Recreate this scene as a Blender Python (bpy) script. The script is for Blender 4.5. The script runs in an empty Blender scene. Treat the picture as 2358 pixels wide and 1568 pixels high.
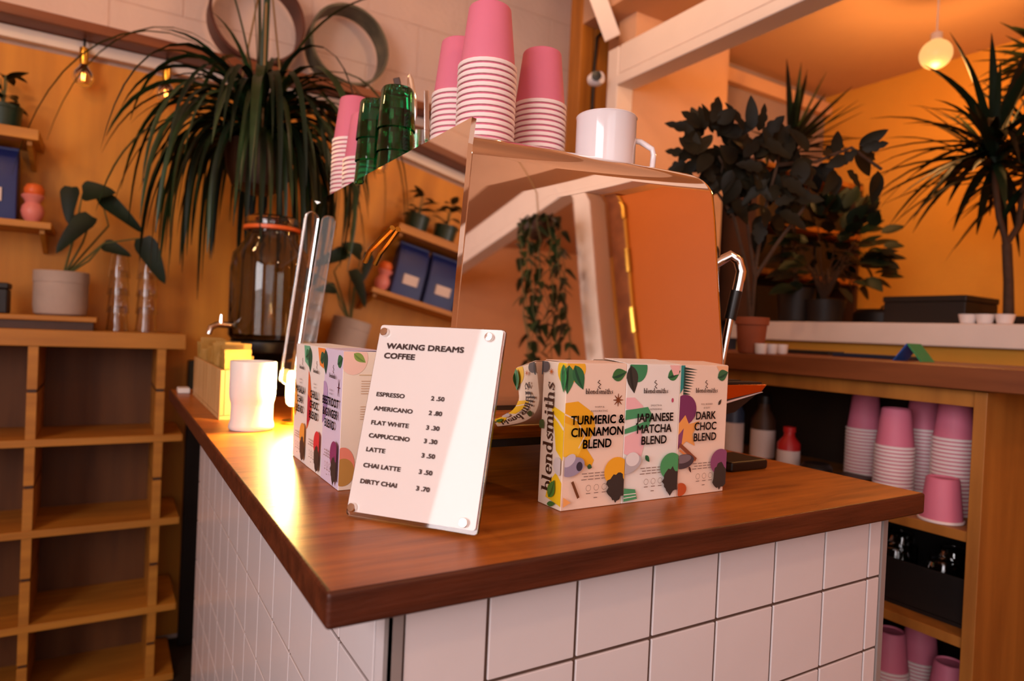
import bpy, bmesh, math, random
from mathutils import Vector, Matrix
random.seed(7)
scene = bpy.context.scene
col = scene.collection
PI = math.pi

# ------------------------------------------------------------------ camera
FPX = 1518.0
CAM = Vector((-.2056, -.5084, 1.1481))
YAW, PITCH, ROLL = .5475, -.0124, .0454
_f = Vector((math.sin(YAW)*math.cos(PITCH), math.cos(YAW)*math.cos(PITCH), math.sin(PITCH)))
_r0 = Vector((math.cos(YAW), -math.sin(YAW), 0)); _u0 = _r0.cross(_f)
_r = _r0*math.cos(ROLL) + _u0*math.sin(ROLL)
_u = -_r0*math.sin(ROLL) + _u0*math.cos(ROLL)
cd = bpy.data.cameras.new('camera'); cam = bpy.data.objects.new('camera', cd); col.objects.link(cam)
cam.matrix_world = Matrix(((_r.x, _u.x, -_f.x, CAM.x), (_r.y, _u.y, -_f.y, CAM.y), (_r.z, _u.z, -_f.z, CAM.z), (0, 0, 0, 1)))
cd.sensor_fit = 'HORIZONTAL'; cd.sensor_width = 36; cd.lens = FPX/2358*36; cd.clip_start = .02
cd.dof.use_dof = True; cd.dof.focus_distance = .80; cd.dof.aperture_fstop = 4.0
scene.camera = cam

def at(u, v, x=None, y=None, z=None, d=None):
    """measured point: the photograph's pixel taken at a known plane of the room"""
    r = _f + _r*((u-1179)/FPX) + _u*((784-v)/FPX)
    if x is not None: t = (x-CAM.x)/r.x
    elif y is not None: t = (y-CAM.y)/r.y
    elif z is not None: t = (z-CAM.z)/r.z
    else: t = d
    return CAM + r*t

# ------------------------------------------------------------------ light
def lin(h):
    c = [int(h[i:i+2], 16)/255 for i in (0, 2, 4)]
    return tuple(x/12.92 if x <= .04045 else ((x+.055)/1.055)**2.4 for x in c)
world = bpy.data.worlds.new('sky'); scene.world = world; world.use_nodes = True
bg = world.node_tree.nodes['Background']; bg.inputs[0].default_value = (.72, .83, 1, 1); bg.inputs[1].default_value = 1.2
def area(name, loc, rot, sx, sy, power, color):
    l = bpy.data.lights.new(name, 'AREA'); l.shape = 'RECTANGLE'; l.size = sx; l.size_y = sy; l.energy = power; l.color = color
    o = bpy.data.objects.new(name, l); o.location = loc; o.rotation_euler = rot; col.objects.link(o); return o
def point(name, loc, power, color, radius):
    l = bpy.data.lights.new(name, 'POINT'); l.energy = power; l.color = color; l.shadow_soft_size = radius
    o = bpy.data.objects.new(name, l); o.location = loc; col.objects.link(o); return o
area('window_daylight', (-2.13, -1.25, 1.75), (0, -PI/2, 0), 1.5, 1.7, 64, (1, .90, .90))
area('shopfront_daylight', (-.7, -2.5, 1.6), (PI/2, 0, 0), 1.7, 1.7, 9, (1, .76, .64))
WARM = (1, .56, .24)
vs = scene.view_settings
vs.view_transform = 'Standard'; vs.look = 'None'; vs.exposure = 0.08; vs.gamma = 1; vs.use_curve_mapping = False

# ------------------------------------------------------------------ materials
MAT = {}
def mat(name, color, rough=.5, metal=0, spec=.5, vary=0, scale=8, stretch=(1, 1, 1), dark=None, bump=0, bscale=60,
        trans=0, ior=1.45, emit=None, estr=0, coat=0, sss=0, alpha=1):
    if name in MAT: return MAT[name]
    m = bpy.data.materials.new(name); m.use_nodes = True; nt = m.node_tree; N = nt.nodes; L = nt.links
    b = N['Principled BSDF']
    c = lin(color) if isinstance(color, str) else color
    b.inputs['Base Color'].default_value = (*c, 1); b.inputs['Roughness'].default_value = rough
    b.inputs['Metallic'].default_value = metal; b.inputs['Specular IOR Level'].default_value = spec
    b.inputs['IOR'].default_value = ior; b.inputs['Transmission Weight'].default_value = trans; b.inputs['Coat Weight'].default_value = coat
    b.inputs['Alpha'].default_value = alpha
    if sss: b.inputs['Subsurface Weight'].default_value = sss; b.inputs['Subsurface Radius'].default_value = (.01, .005, .003)
    if emit: b.inputs['Emission Color'].default_value = (*(lin(emit) if isinstance(emit, str) else emit), 1); b.inputs['Emission Strength'].default_value = estr
    tc = N.new('ShaderNodeTexCoord'); mp = N.new('ShaderNodeMapping'); mp.inputs['Scale'].default_value = stretch
    L.new(tc.outputs['Object'], mp.inputs['Vector'])
    nz = N.new('ShaderNodeTexNoise'); nz.inputs['Scale'].default_value = scale; nz.inputs['Detail'].default_value = 6
    L.new(mp.outputs[0], nz.inputs['Vector'])
    if vary or dark:
        rp = N.new('ShaderNodeValToRGB'); e = rp.color_ramp.elements
        dk = lin(dark) if dark else tuple(x*(1-vary) for x in c)
        e[0].position = .32; e[0].color = (*dk, 1); e[1].position = .68; e[1].color = (*c, 1)
        L.new(nz.outputs['Fac'], rp.inputs[0]); L.new(rp.outputs[0], b.inputs['Base Color'])
    if bump:
        n2 = N.new('ShaderNodeTexNoise'); n2.inputs['Scale'].default_value = bscale; n2.inputs['Detail'].default_value = 4
        L.new(mp.outputs[0], n2.inputs['Vector'])
        bp = N.new('ShaderNodeBump'); bp.inputs['Strength'].default_value = bump; bp.inputs['Distance'].default_value = .01
        L.new(n2.outputs['Fac'], bp.inputs['Height']); L.new(bp.outputs[0], b.inputs['Normal'])
    MAT[name] = m
    return m
M_plaster = mat('white_painted_block', 'e6cabb', .8, vary=.08, scale=5, bump=.35, bscale=45)
M_mortar = mat('painted_mortar', 'dfc2b2', .9, vary=.1, bump=.4)
M_ply = mat('ochre_plywood', 'dc9128', .55, dark='c27a1c', scale=3, stretch=(5, 1, .5), bump=.05, bscale=30)
M_tanwall = mat('tan_plaster', 'dfae8a', .8, vary=.1, scale=4, bump=.1)
M_yellow = mat('yellow_plaster', 'dc9a35', .8, vary=.12, scale=3, bump=.1)
M_grey = mat('lilac_grey_panel', 'a08a88', .8, vary=.1, scale=4)
M_ceil = mat('ceiling_paint', 'c99c7c', .8, vary=.08, scale=3)
M_floor = mat('floor_concrete', '33281f', .6, vary=.3, scale=4, bump=.1)
M_whitewood = mat('white_gloss_timber', 'ecd9cd', .45, vary=.06, scale=6, bump=.04)
M_timber = mat('orange_pine', 'bd7628', .5, dark='935619', scale=6, stretch=(4, 4, .4), bump=.06)
M_ledge = mat('stained_ledge_wood', '8e4e26', .45, dark='6f381a', scale=6, stretch=(.4, 4, 4))
M_walnut = mat('oiled_worktop', 'b5661e', .36, dark='8a4812', scale=9, stretch=(.7, 7, 7), bump=.05, bscale=50, spec=.5)
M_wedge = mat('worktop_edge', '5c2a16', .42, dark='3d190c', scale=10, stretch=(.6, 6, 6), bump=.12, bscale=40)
M_tile = mat('white_glazed_tile', 'ded3d3', .22, vary=.05, scale=7, bump=.03, bscale=9)
M_grout = mat('brown_grout', '5e463a', .9, vary=.25, scale=30)
M_alu = mat('brushed_aluminium', '9a8e8a', .5, .15, vary=.08)
M_dark = mat('black_plastic', '16120f', .4, vary=.1)
M_mirror = mat('polished_steel', (.88, .81, .74), .025, 1, vary=.02, scale=2)
M_chrome = mat('chrome', (.85, .82, .78), .08, 1)
M_brass = mat('brass', 'd8a848', .22, 1, vary=.1)
M_copper = mat('copper_side', 'c9762e', .2, 1, vary=.08)
M_shelf = mat('birch_shelf', 'c9862e', .5, dark='a96a20', scale=5, stretch=(.5, 5, 5), bump=.04)
M_cabin = mat('cabinet_ply', 'b0702c', .5, dark='925820', scale=5, stretch=(4, 4, .5), bump=.04)
M_cabtop = mat('cabinet_worktop', '7d4422', .45, dark='643216', scale=7, stretch=(4, .5, 4))
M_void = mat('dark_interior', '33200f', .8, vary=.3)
M_pink = mat('pink_paper', 'd9748c', .6, vary=.05, scale=14)
M_rim = mat('white_paper_rim', 'f3e0dc', .6, vary=.04)
M_green = mat('green_glass', (.07, .48, .26), .02, trans=1, ior=1.45)
M_glass = mat('clear_glass', (.93, .93, .92), .02, trans=1, ior=1.45)
M_enamel = mat('white_enamel', 'e9e2e6', .12, coat=.5, vary=.02)
M_ceramic = mat('white_ceramic', 'e9e1de', .35, vary=.03, sss=.1)
M_leaf = mat('deep_green_leaf', '24401f', .40, dark='122412', scale=9)
M_leaf2 = mat('dark_leaf', '1a2a18', .5, dark='0d170d', spec=.25, scale=9)
M_leaf3 = mat('olive_leaf', '231f12', .55, dark='12100a', spec=.2, scale=9)
M_stem = mat('green_stem', '5a5a2c', .6, vary=.2)
M_bark = mat('brown_bark', '4a3322', .8, vary=.3, scale=30, bump=.4)
M_soil = mat('soil', '24170f', .9, vary=.4, scale=40, bump=.5)
M_terra = mat('terracotta', '9c5233', .75, vary=.15)
M_pot = mat('grey_stoneware', 'b9a598', .7, vary=.1, scale=20)
M_card = mat('cream_card', 'f1dcc8', .5, vary=.02)
M_cardw = mat('white_card', 'eee6df', .5, vary=.02)
M_cardl = mat('lavender_card', 'd9cbe2', .5, vary=.02)
M_cardp = mat('peach_card', 'efd2be', .5, vary=.02)
M_ink = mat('dark_ink', '2c211f', .6, vary=.05)
M_blue = mat('blue_bag_paper', '1c2c6e', .45, vary=.2, bump=.15, bscale=18)
M_label = mat('pale_label', 'e3cfc8', .6, vary=.05)
M_vasep = mat('pink_glaze', 'e0837a', .4, vary=.06)
M_vaseo = mat('orange_glaze', 'e0672a', .4, vary=.06)
M_acry = mat('acrylic', (.96, .95, .94), .03, trans=1, ior=1.49)
M_paper = mat('menu_paper', 'e0d6d2', .5, vary=.02, spec=.1, coat=.8)
M_sachet = mat('kraft_sachet', 'b98a3e', .6, vary=.12, scale=30)
M_pine = mat('pale_pine', 'd2a972', .5, dark='b98d58', scale=8, stretch=(4, 4, .5))
M_red = mat('red_plastic', 'c02020', .4, vary=.05)
M_orangedoor = mat('orange_door_paint', 'c4620c', .5, vary=.08, scale=3)
M_black = mat('matt_black', '1d1614', .5, vary=.2)
M_brown = mat('dark_brown_board', '4a2c1a', .5, vary=.2)
M_ring1 = mat('brown_bentwood', '6a3a2c', .5, dark='4a241c', scale=10)
M_ring2 = mat('grey_green_bentwood', '77705a', .55, dark='4a4a3c', scale=14)
M_rope = mat('jute_cord', '9a7a50', .9, vary=.2)
def ink(h): return mat('print_'+h, h, .55, vary=.02)

# ------------------------------------------------------------------ mesh builder
class MB:
    def __init__(s): s.v = []; s.f = []; s.m = []; s.mats = []
    def mi(s, m):
        if m not in s.mats: s.mats.append(m)
        return s.mats.index(m)
    def add(s, vs, fs, m):
        o = len(s.v); k = s.mi(m); s.v += [Vector(p) for p in vs]
        for f in fs: s.f.append([i+o for i in f]); s.m.append(k)
        return s
    def box(s, a, b, m, M=None):
        x0, y0, z0 = a; x1, y1, z1 = b
        vs = [Vector(p) for p in ((x0,y0,z0),(x1,y0,z0),(x1,y1,z0),(x0,y1,z0),(x0,y0,z1),(x1,y0,z1),(x1,y1,z1),(x0,y1,z1))]
        if M: vs = [M @ p for p in vs]
        return s.add(vs, [(0,3,2,1),(4,5,6,7),(0,1,5,4),(1,2,6,5),(2,3,7,6),(3,0,4,7)], m)
    def lathe(s, prof, m, c=(0,0,0), n=24, cap0=True, cap1=True, M=None):
        vs = []; fs = []; k = len(prof)
        for r, z in prof:
            for i in range(n):
                a = 2*PI*i/n; p = Vector((r*math.cos(a), r*math.sin(a), z)); p = (M @ p) if M else p
                vs.append(p + Vector(c))
        for j in range(k-1):
            for i in range(n): fs.append((j*n+i, j*n+(i+1)%n, (j+1)*n+(i+1)%n, (j+1)*n+i))
        if cap0: fs.append(tuple(range(n-1, -1, -1)))
        if cap1: fs.append(tuple((k-1)*n+i for i in range(n)))
        return s.add(vs, fs, m)
    def tube(s, pts, r, m, n=8, cap=True):
        pts = [Vector(p) for p in pts]; vs = []; fs = []; k = len(pts)
        prev = None
        for i, p in enumerate(pts):
            t = (pts[min(i+1, k-1)] - pts[max(i-1, 0)]).normalized()
            if prev is None:
                a = Vector((0,0,1)) if abs(t.z) < .9 else Vector((1,0,0)); nn = t.cross(a).normalized()
            else: nn = (prev - t*prev.dot(t)).normalized()
            prev = nn; bb = t.cross(nn); rr = r[i] if isinstance(r, (list, tuple)) else r
            for j in range(n):
                an = 2*PI*j/n; vs.append(p + (nn*math.cos(an) + bb*math.sin(an))*rr)
        for i in range(k-1):
            for j in range(n): fs.append((i*n+j, i*n+(j+1)%n, (i+1)*n+(j+1)%n, (i+1)*n+j))
        if cap: fs += [tuple(range(n-1, -1, -1)), tuple((k-1)*n+j for j in range(n))]
        return s.add(vs, fs, m)
    def prism(s, pts, h, m, M=None):
        """closed outline in xy, extruded to +z by h"""
        n = len(pts); vs = [Vector((p[0], p[1], 0)) for p in pts] + [Vector((p[0], p[1], h)) for p in pts]
        if M: vs = [M @ p for p in vs]
        fs = [tuple(range(n-1, -1, -1)), tuple(range(n, 2*n))] + [(i, (i+1)%n, n+(i+1)%n, n+i) for i in range(n)]
        return s.add(vs, fs, m)
    def build(s, name, parent=None, smooth=False, bevel=0, seg=2, loc=None):
        me = bpy.data.meshes.new(name); me.from_pydata([tuple(p) for p in s.v], [], s.f)
        for m in s.mats: me.materials.append(m)
        me.polygons.foreach_set('material_index', s.m)
        me.update()
        if smooth: me.polygons.foreach_set('use_smooth', [True]*len(me.polygons))
        o = bpy.data.objects.new(name, me); col.objects.link(o)
        if parent: o.parent = parent
        if loc is not None: o.location = loc
        if bevel:
            b = o.modifiers.new('bevel', 'BEVEL'); b.width = bevel; b.segments = seg; b.limit_method = 'ANGLE'; b.angle_limit = .6
            if hasattr(b, 'harden_normals'): b.harden_normals = True
            me.polygons.foreach_set('use_smooth', [True]*len(me.polygons))
        elif smooth:
            try: me.set_sharp_from_angle(angle=.7)
            except Exception: pass
        return o
def thing(name, label, cat, loc=(0,0,0), rz=0, group=None):
    o = bpy.data.objects.new(name, None); col.objects.link(o); o.location = loc; o.rotation_euler = (0, 0, rz); o.empty_display_size = .02
    o['label'] = label; o['category'] = cat
    if group: o['group'] = group
    return o
def tag(o, label, cat, group=None):
    o['label'] = label; o['category'] = cat
    if group: o['group'] = group
    return o
def struct(o): o['kind'] = 'structure'; return o
def copy_tree(o, parent=None):
    c = o.copy(); col.objects.link(c); c.parent = parent
    for ch in list(o.children): copy_tree(ch, c)
    return c
def bx(name, a, b, m, parent=None, bevel=0): return MB().box(a, b, m).build(name, parent, bevel=bevel)
ORD = ['top', 'second', 'third', 'fourth', 'fifth', 'sixth', 'seventh', 'eighth', 'ninth', 'tenth', 'eleventh', 'twelfth', 'thirteenth',
       'fourteenth', 'fifteenth', 'sixteenth', 'seventeenth', 'eighteenth', 'nineteenth', 'twentieth', 'twenty-first', 'twenty-second', 'twenty-third', 'twenty-fourth']
def nth(i): return 'topmost' if i == 0 else ORD[i] + ' from the top'

# text as flat mesh
_tx = {}
def text_geo(s, bold=0):
    k = (s, bold)
    if k not in _tx:
        c = bpy.data.curves.new('t', 'FONT'); c.body = s; c.size = 1; c.offset = bold; c.resolution_u = 3
        o = bpy.data.objects.new('t', c); col.objects.link(o)
        me = bpy.data.meshes.new_from_object(o)
        vs = [v.co.copy() for v in me.vertices]; fs = [tuple(p.vertices) for p in me.polygons]
        bpy.data.objects.remove(o); bpy.data.meshes.remove(me); bpy.data.curves.remove(c)
        _tx[k] = (vs, fs)
    return _tx[k]
CAPH = max(v.y for v in text_geo('H')[0])
class Print:
    """flat print on a face: origin o, unit axes u (right) v (up), out normal n"""
    def __init__(s, o, u, v):
        s.o = Vector(o); s.u = Vector(u); s.v = Vector(v); s.n = s.u.cross(s.v); s.mb = MB(); s.k = 0
    def P(s, x, y): return s.o + s.u*x + s.v*y + s.n*(.0003 + .00004*s.k)
    def poly(s, pts, h):
        s.k += 1; s.mb.add([s.P(*p) for p in pts], [tuple(range(len(pts)))], ink(h) if isinstance(h, str) else h)
    def ell(s, cx, cy, rx, ry, h, rot=0, n=28, a0=0, a1=2*PI, clip=None):
        pts = []
        for i in range(n):
            a = a0 + (a1-a0)*i/(n if a1-a0 > 6.2 else n-1)
            x, y = rx*math.cos(a), ry*math.sin(a)
            X = cx + x*math.cos(rot) - y*math.sin(rot); Y = cy + x*math.sin(rot) + y*math.cos(rot)
            if clip: X = min(max(X, clip[0]), clip[1]); Y = min(max(Y, clip[2]), clip[3])
            pts.append((X, Y))
        s.poly(pts, h)
    def leaf(s, x0, y0, x1, y1, w, h, vein='1d4a34'):
        dx, dy = x1-x0, y1-y0; L = math.hypot(dx, dy); nx, ny = -dy/L, dx/L
        f = lambda t, q: (x0+dx*t+nx*q*w*math.sin(PI*t**.8), y0+dy*t+ny*q*w*math.sin(PI*t**.8))
        T = [i/8 for i in range(9)]
        s.poly([f(t, 1) for t in T] + [f(t, -1) for t in reversed(T[1:-1])], h)
        if vein: s.poly([f(t, 0) for t in T] + [f(t, -.45) for t in reversed(T[1:-1])], vein)
    def text(s, t, x, y, h, align='c', m=None, xs=1, bold=.01, maxw=None, rot=0):
        vs, fs = text_geo(t); k = h/CAPH; bb = bold*h*1.1
        x0 = min(v.x for v in vs); x1 = max(v.x for v in vs); w = (x1-x0)*k*xs
        if maxw and w > maxw: xs *= maxw/w; w = maxw
        ox = {'c': -w/2, 'l': 0, 'r': -w}[align]; s.k += 1; ca, sa = math.cos(rot), math.sin(rot); out = []
        for v in vs:
            a, b = (v.x-x0)*k*xs+ox, v.y*k
            out.append(s.P(x + a*ca - b*sa, y + a*sa + b*ca))
        for ex, ey in (((-bb, -bb), (bb, -bb), (-bb, bb), (bb, bb)) if bold > .006 else ((0, 0),)):
            s.mb.add([q + s.u*ex + s.v*ey for q in out], fs, m or M_ink)
    def line(s, x0, y0, x1, y1, w, h):
        dx, dy = x1-x0, y1-y0; L = math.hypot(dx, dy); nx, ny = -dy/L*w/2, dx/L*w/2
        s.poly([(x0-nx, y0-ny), (x1-nx, y1-ny), (x1+nx, y1+ny), (x0+nx, y0+ny)], h)
    def stroke(s, pts, ws, h):
        L = []; R = []; n = len(pts)
        for i, p in enumerate(pts):
            q0 = pts[max(i-1, 0)]; q1 = pts[min(i+1, n-1)]; dx, dy = q1[0]-q0[0], q1[1]-q0[1]; l = math.hypot(dx, dy) or 1
            w = (ws[i] if isinstance(ws, (list, tuple)) else ws)/2
            L.append((p[0]-dy/l*w, p[1]+dx/l*w)); R.append((p[0]+dy/l*w, p[1]-dx/l*w))
        s.k += 1; vs = [s.P(*p) for p in L] + [s.P(*p) for p in R]
        s.mb.add(vs, [(i, n+i, n+i+1, i+1) for i in range(n-1)], ink(h) if isinstance(h, str) else h)
    def build(s, name, parent): return s.mb.build(name, parent)

# bold slab serif lettering for the carton's side (unit x-height)
def slab(pr, word, x, y, xh, ux, uy, m):
    """word along unit direction ux with up uy, both in the print's plane"""
    adv = 0; T = .27; t = .1
    def W(a, b): return (x + (ux[0]*a + uy[0]*b)*xh, y + (ux[1]*a + uy[1]*b)*xh)
    def rect(a0, b0, a1, b1): pr.poly([W(a0, b0), W(a1, b0), W(a1, b1), W(a0, b1)], m)
    def arc(cx, cy, rx, ry, a0, a1, n=14):
        pts = []; ws = []
        for i in range(n):
            a = a0+(a1-a0)*i/(n-1); pts.append(W(cx+rx*math.cos(a), cy+ry*math.sin(a))); ws.append((t+(T-t)*abs(math.cos(a))**1.3)*xh)
        pr.stroke(pts, ws, m)
    for ch in word:
        a = adv
        if ch == 'b': rect(a, 0, a+T, 1.6); rect(a-.12, 1.5, a+T, 1.6); arc(a+.45, .5, .33, .45, -PI, PI); adv += 1.02
        elif ch == 'l': rect(a, 0, a+T, 1.6); rect(a-.12, 1.5, a+T, 1.6); rect(a-.12, 0, a+T+.12, .1); adv += .56
        elif ch == 'e': arc(a+.42, .5, .33, .45, .1, 2*PI-.6); rect(a+.2, .44, a+.82, .55); adv += .98
        elif ch in 'nmh':
            rect(a, 0, a+T, 1.6 if ch == 'h' else 1); rect(a-.12, 1.5 if ch == 'h' else .9, a+T, 1.6 if ch == 'h' else 1); rect(a-.1, 0, a+T+.1, .1)
            for k in range(2 if ch == 'm' else 1):
                b = a+k*.56; arc(b+.43, .6, .27, .35, 0, PI); rect(b+.56, 0, b+.56+T, .62); rect(b+.46, 0, b+.93, .1)
            adv += 1.58 if ch == 'm' else 1.02
        elif ch == 'd': rect(a+.6, 0, a+.6+T, 1.6); rect(a+.48, 1.5, a+.87, 1.6); rect(a+.6, 0, a+.98, .1); arc(a+.42, .5, .33, .45, -PI, PI); adv += 1.06
        elif ch == 's':
            pts = [W(a+.72-0, .82), W(a+.45, .95), W(a+.18, .76), W(a+.42, .52), W(a+.68, .28), W(a+.42, .05), W(a+.1, .2)]
            pr.stroke(pts, [w*xh for w in (.1, .12, .22, .28, .22, .12, .12)], m); rect(a+.66, .7, a+.76, .98); rect(a+.06, .02, a+.16, .3); adv += .86
        elif ch == 'i': rect(a, 0, a+T, 1); rect(a-.12, .9, a+T, 1); rect(a-.1, 0, a+T+.1, .1); rect(a, 1.2, a+T, 1.45); adv += .52
        elif ch == 't': rect(a+.08, .08, a+.08+T, 1.35); rect(a-.1, .9, a+.6, 1); arc(a+.42, .2, .2, .14, -PI, 0, 8); adv += .68
        else: adv += .5
    return adv
def slab_len(word): return sum({'b': 1.02, 'l': .56, 'e': .98, 'n': 1.02, 'h': 1.02, 'm': 1.58, 'd': 1.06, 's': .86, 'i': .52, 't': .68}[c] for c in word)

# leaves
def strap(name, parent, p0, az, el, length, width, droop, m, n=9, twist=0, start=.35):
    p = Vector(p0); d = Vector((math.cos(az)*math.cos(el), math.sin(az)*math.cos(el), math.sin(el))); side = Vector((-math.sin(az), math.cos(az), 0))
    vs = []; fs = []; ds = length/n
    for i in range(n+1):
        t = i/n; w = width*(start+(1-start)*min(1, t*5))*(1-t**2.2)**.8*.5 + .0006
        up = side.cross(d).normalized()*-1
        sd = (side*math.cos(twist*t) + up*math.sin(twist*t))
        vs += [p-sd*w, p-up*w*.35, p+sd*w]
        if i: k = 3*i; fs += [(k-3, k-2, k+1, k), (k-2, k-1, k+2, k+1)]
        p = p + d*ds; d = d + Vector((0, 0, -droop*ds)); d.normalize()
    mb = MB(); mb.add(vs, fs, m); return mb.build(name, parent, smooth=True)
def oval(name, parent, base, tip, width, normal, m, curl=.12, lobes=0, n=10, heart=0):
    b = Vector(base); t = Vector(tip); d = t-b; L = d.length; dn = d.normalized(); nr = Vector(normal); nr = (nr-dn*nr.dot(dn)).normalized(); sd = dn.cross(nr)
    vs = []; fs = []
    for i in range(n+1):
        s = i/n; w = width*.5*(math.sin(PI*min(1, s**.75))**.8 if 0 < s < 1 else 0) + .0008
        if heart: w = width*.5*((1-s)**.6*min(1, .55+s*3)) + .0008
        if lobes: w *= .68+.32*abs(math.sin(PI*s*lobes))
        c = b + dn*(L*s) - nr*(curl*L*(s*s))
        vs += [c-sd*w+nr*w*.25, c, c+sd*w+nr*w*.25]
        if i: k = 3*i; fs += [(k-3, k-2, k+1, k), (k-2, k-1, k+2, k+1)]
    mb = MB(); mb.add(vs, fs, m); return mb.build(name, parent, smooth=True)
def W(o):
    """mesh was written in room coordinates; keep it there under its (unrotated) thing"""
    o.location = -o.parent.location; return o

# ================================================================== THE ROOM
ZT = .95; UNDER = .9212
YB = 2.10            # back wall
o = struct(bx('floor', (-2.3, -2.7, -.1), (2.9, 2.3, 0), M_floor)); o['label'] = 'dark concrete cafe floor'
o = struct(bx('ceiling', (-2.3, -2.7, 2.9), (2.9, 2.3, 3.0), M_ceil)); o['label'] = 'high tan painted ceiling'
mb = MB().box((1.34, -2.6, 2.37), (2.8, 1.62, 2.42), M_ceil).box((1.34, -2.6, 2.42), (1.38, 1.62, 2.9), M_ceil)
o = struct(mb.build('ceiling_low')); o['label'] = 'low tan ceiling over the right-hand room'
# back wall: painted blocks above, plywood sheets below
wb = struct(bx('wall_back', (-2.3, YB+.0015, 0), (1.78, YB+.12, 2.9), M_mortar)); wb['label'] = 'painted block wall with ochre plywood lining below the ledge'
blk = None; bw, bh = .44, .215
for r in range(4):
    for c in range(7):
        x0 = -1.12 + c*bw - (bw/2 if r % 2 else 0); z0 = 1.985 + r*bh
        if x0 > 1.76: continue
        w = min(bw, 1.775-x0) - .004
        if abs(w-(bw-.004)) < 1e-6:
            if blk is None: blk = bx('block', (0, -.0015, 0), (w, .02, bh-.004), M_plaster, wb, bevel=.0025); o = blk
            else: o = blk.copy(); col.objects.link(o)
        elif w > .03: o = bx('block', (0, -.0015, 0), (w, .02, bh-.004), M_plaster, wb, bevel=.0025)
        else: continue
        o.location = (x0, YB, z0)
for x0, x1 in ((-2.2, -.985), (-.98, .235), (.24, 1.455)):
    bx('plywood_sheet', (x0, YB-.012, .02), (x1, YB+.004, 1.975), M_ply, wb, bevel=.002)
# left wall with its window
mb = MB().box((-2.3, -2.6, 0), (-2.2, 2.2, .95), M_plaster).box((-2.3, -2.6, 2.55), (-2.2, 2.2, 2.9), M_plaster)
mb.box((-2.3, -.38, .95), (-2.2, 2.2, 2.55), M_plaster).box((-2.3, -2.6, .95), (-2.2, -2.15, 2.55), M_plaster)
o = struct(mb.build('wall_left')); o['label'] = 'white painted wall with the shop window'
def window(name, label, axis, p, a0, a1, z0, z1):
    w = thing(name, label, 'window', (0, 0, 0)); w['kind'] = 'structure'
    def B(nm, s0, s1, t0, t1, d, m):
        if axis == 'x': return bx(nm, (p-d, s0, t0), (p+d, s1, t1), m, w, bevel=.003)
        return bx(nm, (s0, p-d, t0), (s1, p+d, t1), m, w, bevel=.003)
    B('frame', a0, a0+.05, z0, z1, .03, M_whitewood); B('frame', a1-.05, a1, z0, z1, .03, M_whitewood)
    B('frame', a0+.05, a1-.05, z0, z0+.05, .03, M_whitewood); B('frame', a0+.05, a1-.05, z1-.05, z1, .03, M_whitewood)
    mid = (a0+a1)/2; B('mullion', mid-.02, mid+.02, z0+.05, z1-.05, .025, M_whitewood)
    B('pane', a0+.05, mid-.02, z0+.05, z1-.05, .003, M_glass); B('pane', mid+.02, a1-.05, z0+.05, z1-.05, .003, M_glass)
window('window_1', 'tall shop window in the left wall', 'x', -2.25, -2.15, -.38, .95, 2.55)
# front wall (behind the photographer) with its shopfront window
mb = MB().box((-2.3, -2.7, 0), (2.9, -2.6, .7), M_tanwall).box((-2.3, -2.7, 2.5), (2.9, -2.6, 2.9), M_tanwall)
mb.box((-2.3, -2.7, .7), (-1.6, -2.6, 2.5), M_tanwall).box((.2, -2.7, .7), (2.9, -2.6, 2.5), M_tanwall)
o = struct(mb.build('wall_front')); o['label'] = 'tan plaster wall with the shopfront window'
window('window_2', 'shopfront window behind the viewer', 'y', -2.65, -1.6, .2, .7, 2.5)
# right-hand room
o = struct(bx('wall_right', (2.76, -2.6, 0), (2.86, 1.62, 2.37), M_yellow)); o['label'] = 'yellow ochre plaster wall of the right-hand room'
mb = MB().box((1.44, 1.40, 0), (1.95, 1.50, 2.37), M_tanwall).box((1.70, 1.5, 0), (1.78, 2.1, 2.9), M_tanwall)
o = struct(mb.build('wall_partition')); o['label'] = 'tan plaster partition behind the white post'
mb = MB().box((1.95, 1.50, 0), (2.76, 1.58, 2.37), M_grey)
o = struct(mb.build('wall_recess')); o['label'] = 'lilac grey recessed wall beside the yellow wall'
o = struct(MB().box((1.95, 1.46, 2.27), (2.76, 1.499, 2.33), M_tanwall).build('trim_1', bevel=.004)); o['label'] = 'head rail along the top of the recess'
# beam, posts, timber
bm_ = thing('ceiling_beam', 'long white painted beam running overhead to the white post', 'beam', (1.40, 1.42, 2.08))
W(MB().box((1.365, -2.598, 2.12), (1.44, 1.395, 2.225), M_whitewood).build('beam_body', bm_, bevel=.004))
W(MB().box((1.355, -2.598, 2.075), (1.44, 1.395, 2.114), M_whitewood).build('beam_lip', bm_, bevel=.004))
tag(MB().box((1.358, 1.396, 0), (1.437, 1.456, 2.22), M_whitewood).build('post', bevel=.004), 'white painted post under the end of the long beam', 'post')
mb = MB()
mb.tube([(1.352, 1.426, 2.256), (1.24, 1.426, 2.44), (1.12, 1.426, 2.64)], .042, M_whitewood, n=4)
tag(mb.build('brace'), 'slanted white brace rising from the top of the white post', 'brace')
tp = thing('timber_post', 'rough orange timber post beside the white block wall', 'post', (1.40, 1.64, 0))
W(MB().box((1.335, 1.60, 0), (1.397, 1.68, 2.898), M_timber).build('plank', tp, bevel=.004))
W(MB().box((1.402, 1.60, 0), (1.475, 1.68, 2.898), M_timber).build('plank', tp, bevel=.004))
W(MB().tube([(1.398, 1.592, 1.95), (1.397, 1.590, 2.2), (1.403, 1.588, 2.33), (1.43, 1.587, 2.36)], .006, M_dark, n=6).build('cable', tp))
sc_ = thing('security_camera', 'small round white security camera fixed to the white post', 'camera', at(1372, 182, y=1.42))
p = sc_.location
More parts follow.
